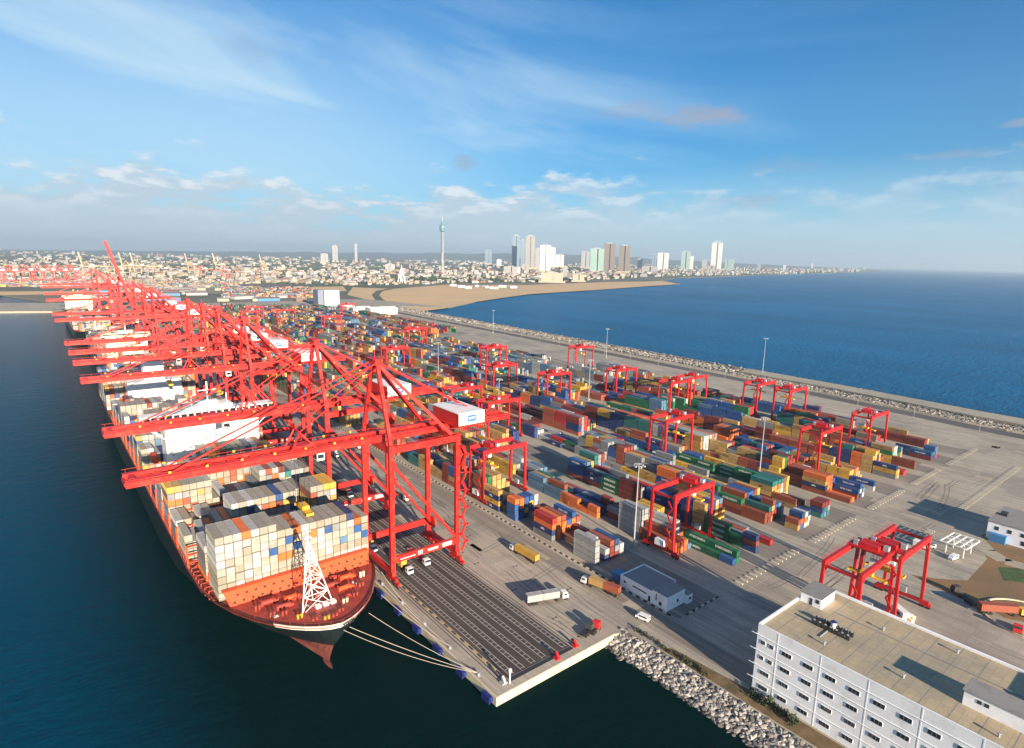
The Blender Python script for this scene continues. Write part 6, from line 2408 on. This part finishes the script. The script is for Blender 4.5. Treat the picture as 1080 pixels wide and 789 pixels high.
# needle tower with bud shaped head
x, y = at_dist(466.6, 4200)
zt = z_at(x, y, 229.0)
nt_ = empty('broadcast_tower', (x, y, -.4), 'tall needle tower with blue green bud shaped head over the city', 'tower')
def lathe(prof, n=20, cx=0, cy=0):
    b = MB()
    for (r0, z0), (r1, z1) in zip(prof, prof[1:]):
        for k in range(n):
            a, c = 2*math.pi*k/n, 2*math.pi*(k+1)/n
            b.face([(cx+r0*math.cos(a), cy+r0*math.sin(a), z0), (cx+r0*math.cos(c), cy+r0*math.sin(c), z0), (cx+r1*math.cos(c), cy+r1*math.sin(c), z1), (cx+r1*math.cos(a), cy+r1*math.sin(a), z1)])
    return b
z1 = z_at(x, y, 244.5); z2 = z_at(x, y, 240.5); z3 = z_at(x, y, 236.5); z4 = z_at(x, y, 233)
k_ = depth_of(x, y)/F_PX
lathe([(3.4*k_, 0), (2.0*k_, z1*.10), (1.45*k_, z1*.35), (1.3*k_, z1)]).build('shaft', M['tower_cream'], nt_)
M['bud'] = material('bud_glass', (.10, .22, .25), .35, var=.1, vscale=.02)
lathe([(1.3*k_, z1-2), (2.6*k_, z1+4), (3.2*k_, z2), (2.9*k_, (z2+z3)/2), (1.7*k_, z3), (.5*k_, z4)]).build('head', M['bud'], nt_)
lathe([(.45*k_, z4-3), (.22*k_, zt), (0.01, zt+1)], 8).build('antenna', M['grey'], nt_)

# white stupa on crossed arches
x, y = at_dist(423.3, 2650)
sc_ = depth_of(x, y)/F_PX
st = empty('stupa', (x, y, 0), 'white stupa raised on crossed arches by the sandy ground', 'stupa')
for k in range(4):
    a = math.pi/4+k*math.pi/2
    b = MB()
    pts = [(4.6*sc_*(1-t)**.8*math.cos(a), 4.6*sc_*(1-t)**.8*math.sin(a), 9.5*sc_*math.sin(t*math.pi/2)) for t in [i/6 for i in range(7)]]
    for p, q in zip(pts, pts[1:]): b.beam(p, q, .8*sc_)
    b.build('arch', M['ship_white'], st)
lathe([(2.6*sc_, 9*sc_), (2.8*sc_, 10*sc_), (2.4*sc_, 13*sc_), (1.4*sc_, 15.2*sc_), (.8*sc_, 15.6*sc_), (.1*sc_, 20*sc_)], 14).build('dome', M['ship_white'], st)

# low-rise city: the largest in view as single houses, the rest as one mass
FY = [(-60, 303), (100, 302), (180, 300), (300, 299), (360, 301), (430, 300), (520, 298), (600, 297), (640, 294.5), (700, 291.5), (760, 290.5), (850, 288.3), (905, 286.8)]
def fyy(px):
    for (a, ya), (c, yc) in zip(FY, FY[1:]):
        if px <= c: return ya+(yc-ya)*(px-a)/(c-a)
    return 286
BC = {'white': (.42, .415, .40), 'cream': (.37, .32, .24), 'tan': (.34, .27, .18), 'pale grey': (.32, .33, .34), 'terracotta': (.30, .15, .10), 'dull brown': (.24, .19, .15), 'pale blue': (.36, .44, .50)}
names = ['white']*7+['cream']*7+['tan']*5+['pale grey']*4+['terracotta']*2+['dull brown']*3+['pale blue']*1
cand = []
rc = random.Random(21)
for _ in range(4000):
    px = rc.uniform(-60, 905)
    f = fyy(px)
    u = rc.random()
    yy = f-(f-(yh(px)+1.4))*u**1.1
    x, y = at(px, yy, 0)
    dist = math.hypot(x-CAM[0], y-CAM[1])
    if dist > 21000: continue
    dp = depth_of(x, y)
    wp = rc.uniform(2.0, 6.5)*(1.15 if u < .5 else .75)
    hp = rc.uniform(0.8, 2.6)*(1.15 if u < .5 else .8)
    if rc.random() < .05: hp *= 2.4; wp *= .7
    if px > 700: wp *= .55; hp *= .8
    w = wp*dp/F_PX; h = max(4, min(60, hp*dp/F_PX)); d = w*rc.uniform(.5, 1.1)
    cand.append((wp*hp, px, yy, x, y, w, min(d, 140), h, rc.choice(names), rc.uniform(-.5, .5)))
for _ in range(420):                # unbroken low strip along the far bay coast
    px = rc.uniform(690, 912)
    yy = fyy(px)-rc.uniform(0, 2.4)
    x, y = at(px, yy, 0)
    dp = depth_of(x, y)
    w = rc.uniform(1.2, 3.4)*dp/F_PX; h = rc.uniform(.8, 2.6)*dp/F_PX
    cand.append((w*h*(F_PX/dp)**2, px, yy, x, y, w, w*.8, h, rc.choice(['white', 'white', 'cream', 'pale grey', 'tan']), 0))
cand.sort(key=lambda c: -c[0])
zones = [(40, 'behind the far red cranes'), (110, 'behind the raised boom'), (200, 'beyond the tops of the quay cranes'), (300, 'left of the grey and white block'), (370, 'beyond the grey and white block'), (415, 'inland of the sandy ground'), (445, 'around the white stupa'),
         (490, 'below the needle tower'), (535, 'between needle tower and twin towers'), (600, 'at the feet of the twin towers'), (665, 'at the feet of the brown towers'), (710, 'behind the sea front hotels'), (765, 'around the crowned tower'), (1000, 'along the far bay coast')]
for i, (ar, px, yy, x, y, w, d, h, cn, a) in enumerate(cand[:260]):
    zn = next(n for lim, n in zones if px < lim)
    dist = math.hypot(x-CAM[0], y-CAM[1])
    row = 'front row' if fyy(px)-yy < 6 else ('middle rows' if dist < 6500 else 'deep rows')
    hh = 'low' if h < 14 else ('mid height' if h < 30 else 'tall')
    wide = 'broad' if w > 38 else 'narrow'
    b = MB()
    b.col = BC[cn]
    b.box(-w/2, w/2, -d/2, d/2, 0, h)
    if w > 22: b.box(-w*.5, -w*.1, -d*.75, -d*.5-.01, 0, h*.7)
    o = b.build('town_house', M['facade'])
    o.location = (x, y, -.4)
    o.rotation_euler.z = a
    tag(o, f'{wide} {hh} {cn} building {zn}, {row}', 'building', 'buildings of the distant city')
    b = MB()
    b.col = BC['terracotta'] if rc.random() < .2 else (.30, .29, .27)
    if rc.random() < .4:
        b.raw([(-w/2-1, -d/2-1, h), (w/2+1, -d/2-1, h), (w/2+1, d/2+1, h), (-w/2-1, d/2+1, h), (-w/2, 0, h+d*.18), (w/2, 0, h+d*.18)], [(0, 1, 5, 4), (2, 3, 4, 5), (0, 4, 3), (1, 2, 5)])
    else:
        b.box(-w/2+.5, w/2-.5, -d/2+.5, d/2-.5, h, h+.6)
        b.box(-w*.2, w*.1, -d*.2, d*.2, h+.6, h+3.4)
    b.build('roof', M['paint'], o)
b = MB()
for (ar, px, yy, x, y, w, d, h, cn, a) in cand[260:]:
    c = BC[cn]; g = rc.uniform(.8, 1.2)
    b.col = tuple(v*g for v in c)
    b.box(x-w/2, x+w/2, y-d/2, y+d/2, -.4, h, rot=(x, y, a))
    if rc.random() < .3:
        b.col = (.26, .15, .11)
        b.box(x-w/2, x+w/2, y-d/2, y+d/2, h, h+1.5, rot=(x, y, a))
o = b.build('distant_buildings', M['facade'])
tag(o, 'dense pale low rise quarters of the city spreading to the horizon', 'buildings', kind='stuff')

# tree cover between the houses
P, Z, C = [], [], []
for _ in range(19000):
    px = rc.uniform(-60, 915)
    f = fyy(px)+.3
    u = rc.random()
    yy = f-(f-(yh(px)+1.2))*u
    x, y = at(px, yy, 0)
    if math.hypot(x-CAM[0], y-CAM[1]) > 24000: continue
    if math.sin(px*.11+yy*.9)+math.sin(px*.043-yy*1.7)+rc.uniform(-1, 1) < -.1: continue
    s = rc.uniform(.5, 1.3)*depth_of(x, y)/F_PX
    P.append((x, y, s*.25)); Z.append((s*1.3, s, min(s*.8, 22)))
    g = rc.uniform(.6, 1.5)
    C.append((.035*g, .062*g, .028*g))
scatter('tree_cover', P, Z, C, M['leaf'], 'dark green tree cover between the distant houses', squash=1, jag=.35)
# front line of trees behind the sand, seen as single crowns
def tree(x, y, s, label):
    t = empty('shore_tree', (x, y, -.3), label, 'tree', 'trees behind the sandy ground', rz=rnd.uniform(0, 6))
    b = MB(); b.tube((0, 0, 0), (0, 0, s*.6), s*.06, 6)
    b.build('trunk', M['dark'], t)
    b = MB()
    rr = random.Random(int(x*7)+int(y))
    for _ in range(150):
        th, ph, r_ = rr.uniform(0, 6.28), rr.uniform(-.4, 1.5), s*rr.uniform(.35, 1.0)
        p = Vector((r_*math.cos(th)*math.cos(ph)*1.1, r_*math.sin(th)*math.cos(ph), s*.75+r_*.6*math.sin(ph)))
        g = rr.uniform(.5, 1.6)
        b.col = (.035*g, .065*g, .025*g)
        q = s*rr.uniform(.12, .26)
        d1 = Vector((rr.uniform(-1, 1), rr.uniform(-1, 1), rr.uniform(-1, 1))).normalized()*q
        d2 = d1.orthogonal().normalized()*q
        b.face([tuple(p-d1), tuple(p+d2), tuple(p+d1), tuple(p-d2)])
    b.build('crown', M['leaf'], t)
for i in range(26):
    px = 432+i*3.9+rc.uniform(-1, 1)
    x, y = at(px, 297.2+rc.uniform(-1.6, .8), 0)
    tree(x, y, rc.uniform(9, 15), f'dark green tree behind the sandy ground, {ORD[i] if i < 26 else "last"} from the stupa')

# shrubs along the rock slope and at the office foot
for i in range(17):
    if i < 11: x, y = 55.0+rc.uniform(-.6, .8), -4-i*2.6
    else: x, y = 58.2+rc.uniform(-.8, .6), -43-(i-11)*2.4
    b = MB()
    s = rc.uniform(.7, 1.5)*(1.5 if i > 10 else 1)
    for _ in range(110):
        th, ph, r_ = rc.uniform(0, 6.28), rc.uniform(-.1, 1.5), s*rc.uniform(.2, 1.0)
        p = Vector((r_*math.cos(th)*math.cos(ph)*1.2, r_*math.sin(th)*math.cos(ph), .1+r_*math.sin(ph)))
        g = rc.uniform(.5, 1.5)
        b.col = (.075*g, .065*g, .03*g) if i < 11 else (.025*g, .04*g, .02*g)
        q = s*rc.uniform(.10, .2)
        d1 = Vector((rc.uniform(-1, 1), rc.uniform(-1, 1), rc.uniform(-1, 1))).normalized()*q
        d2 = d1.orthogonal().normalized()*q
        b.face([tuple(p-d1), tuple(p+d2), tuple(p+d1), tuple(p-d2)])
    o = b.build('shrub', M['leaf'])
    o.location = (x, y, 0)
    tag(o, (f'dry brown shrub above the rock slope, {ORD[i]} from the quay' if i < 11 else f'dark shrub at the foot of the large white building, {ORD[i-11]} from its corner'), 'shrub', 'shrubs along the shore path')

# cranes of the terminal across the basin
def far_crane(px, py, s, col, raised, label, ang):
    x, y = at(px, py, 0)
    t = empty('harbour_crane', (x, y, 0), label, 'crane', 'cranes of the terminal across the basin', rz=ang)
    for ax_ in (-14, 14):
        for ay in (-9, 9):
            b = MB(); b.beam((ax_*s, ay*s, 0), (ax_*s, ay*s, 42*s), 2.4*s); b.build('leg', col, t)
    b = MB()
    b.beam((-16*s, 0, 44*s), (36*s, 0, 44*s), 7*s, 3.4*s)
    for ay in (-9, 9):
        b.beam((-14*s, ay*s, 12*s), (14*s, ay*s, 12*s), 1.8*s)
        b.beam((-14*s, ay*s, 42*s), (0, 0, 68*s), 1.8*s)
        b.beam((14*s, ay*s, 42*s), (0, 0, 68*s), 1.8*s)
    b.build('girder', col, t)
    b = MB()
    if raised:
        b.beam((-16*s, 0, 45*s), (-26*s, 0, 104*s), 5*s, 2.6*s)
    else:
        b.beam((-16*s, 0, 45*s), (-72*s, 0, 45*s), 6*s, 3*s)
        b.beam((0, 0, 68*s), (-56*s, 0, 46*s), 1.2*s)
    b.build('boom', col, t)
    b = MB(); b.cbox(20*s, 0, 46*s, 14*s, 8*s, 6*s); b.build('machinery_house', M['ship_white'], t)
M['far_red'] = material('far_crane_red', (.55, .07, .05), .6, var=.1)
M['far_yellow'] = material('far_crane_yellow', (.46, .33, .18), .6, var=.1)
names_f = []
for i, (px, py, s, c, ra) in enumerate(((-2, 299, .9, 'far_red', 0), (11, 299, .9, 'far_red', 0), (28, 298, .9, 'far_red', 0), (41, 298, .9, 'far_red', 0), (52, 298, .9, 'far_red', 0), (64, 298, .9, 'far_red', 0), (76, 297, .9, 'far_red', 0),
        (93, 292, 1, 'far_yellow', 1), (118, 290, .9, 'far_yellow', 0), (134, 290, 1, 'far_yellow', 1), (146, 290, 1, 'far_yellow', 1), (165, 290, .9, 'far_yellow', 0), (202, 288, 1, 'far_yellow', 1), (214, 292, .8, 'far_red', 0), (231, 288, 1.05, 'far_yellow', 1), (238, 294, .8, 'far_red', 0), (279, 286, 1, 'far_yellow', 1))):
    colr = 'red' if c == 'far_red' else 'yellow'
    far_crane(px, py, s, M[c], ra, f'{colr} crane of the far terminal with {"raised" if ra else "level"} boom, {ORD[i]} from the left', R(-20+7*(i % 3)))
# open ground beyond the basin
sheet('reclaimed_ground', [at(*q, 0) for q in ((-60, 308), (60, 307), (150, 305.5), (330, 302.5), (362, 302), (366, 307), (200, 307.5), (92, 309.5), (0, 311.5), (-60, 314))], -.2, M['sand'])
sheet('grey_yard', [at(*q, 0) for q in ((180, 303.5), (238, 302.5), (262, 309.5), (200, 310))], -.1, M['green_grey'])

# ---------------------------------------------------------------- air
b = MB()
b.box(CAM[0]-41000, CAM[0]+41000, CAM[1]-41000, CAM[1]+41000, -13.0, 520.0)
hm = bpy.data.materials.new('haze')
hm.use_nodes = True
nt = hm.node_tree
nt.nodes.clear()
out = nt.nodes.new('ShaderNodeOutputMaterial')
vol = nt.nodes.new('ShaderNodeVolumePrincipled')
vol.inputs['Color'].default_value = (0.66, 0.84, 1.0, 1)
vol.inputs['Density'].default_value = HAZE
vol.inputs['Anisotropy'].default_value = 0.22
nt.links.new(vol.outputs[0], out.inputs['Volume'])
hz = b.build('haze', hm)
tag(hz, 'thin bluish sea air over port and city', kind='stuff')

# small white works on the sand
for i, (px, py) in enumerate(((486, 303), (494, 304.2), (503, 302.2), (512, 303.4), (521, 304.5), (530, 302.8), (541, 303.6), (478, 301.6))):
    x, y = at(px, py)
    t = empty('site_tent', (x, y, -.3), f'small white site shed on the beach sand, {ORD[i]} of the loose row', 'shed', 'white sheds on the sand', rz=i*.5)
    b = MB(); b.cbox(0, 0, 0, 30, 14, 5); b.build('wall', M['ship_white'], t)
    b = MB(); b.raw([(-16, -8, 5), (16, -8, 5), (16, 8, 5), (-16, 8, 5), (-16, 0, 8), (16, 0, 8)], [(0, 1, 5, 4), (2, 3, 4, 5), (0, 4, 3), (1, 2, 5), (3, 2, 1, 0)])
    b.build('roof', M['bwall'], t)
# containers of the terminal across the basin
b = MB()
rt = random.Random(8)
for _ in range(3600):
    px, py = rt.uniform(-50, 250), rt.uniform(297.5, 302.5)
    if _ > 2400: px, py = rt.uniform(235, 330), rt.uniform(304, 314)
    elif _ > 1900: px, py = rt.uniform(120, 180), rt.uniform(303, 311)
    x, y = at(px, py)
    c = rt.choice(list(COL.values()))
    b.col = tuple(v*.75+.03 for v in c)
    b.cbox(x, y, -.4, rt.uniform(5, 13), rt.uniform(8, 14), rt.choice([3, 5, 8]))
tag(b.build('distant_containers', M['container']), 'coloured container rows of the terminal across the basin', kind='stuff')
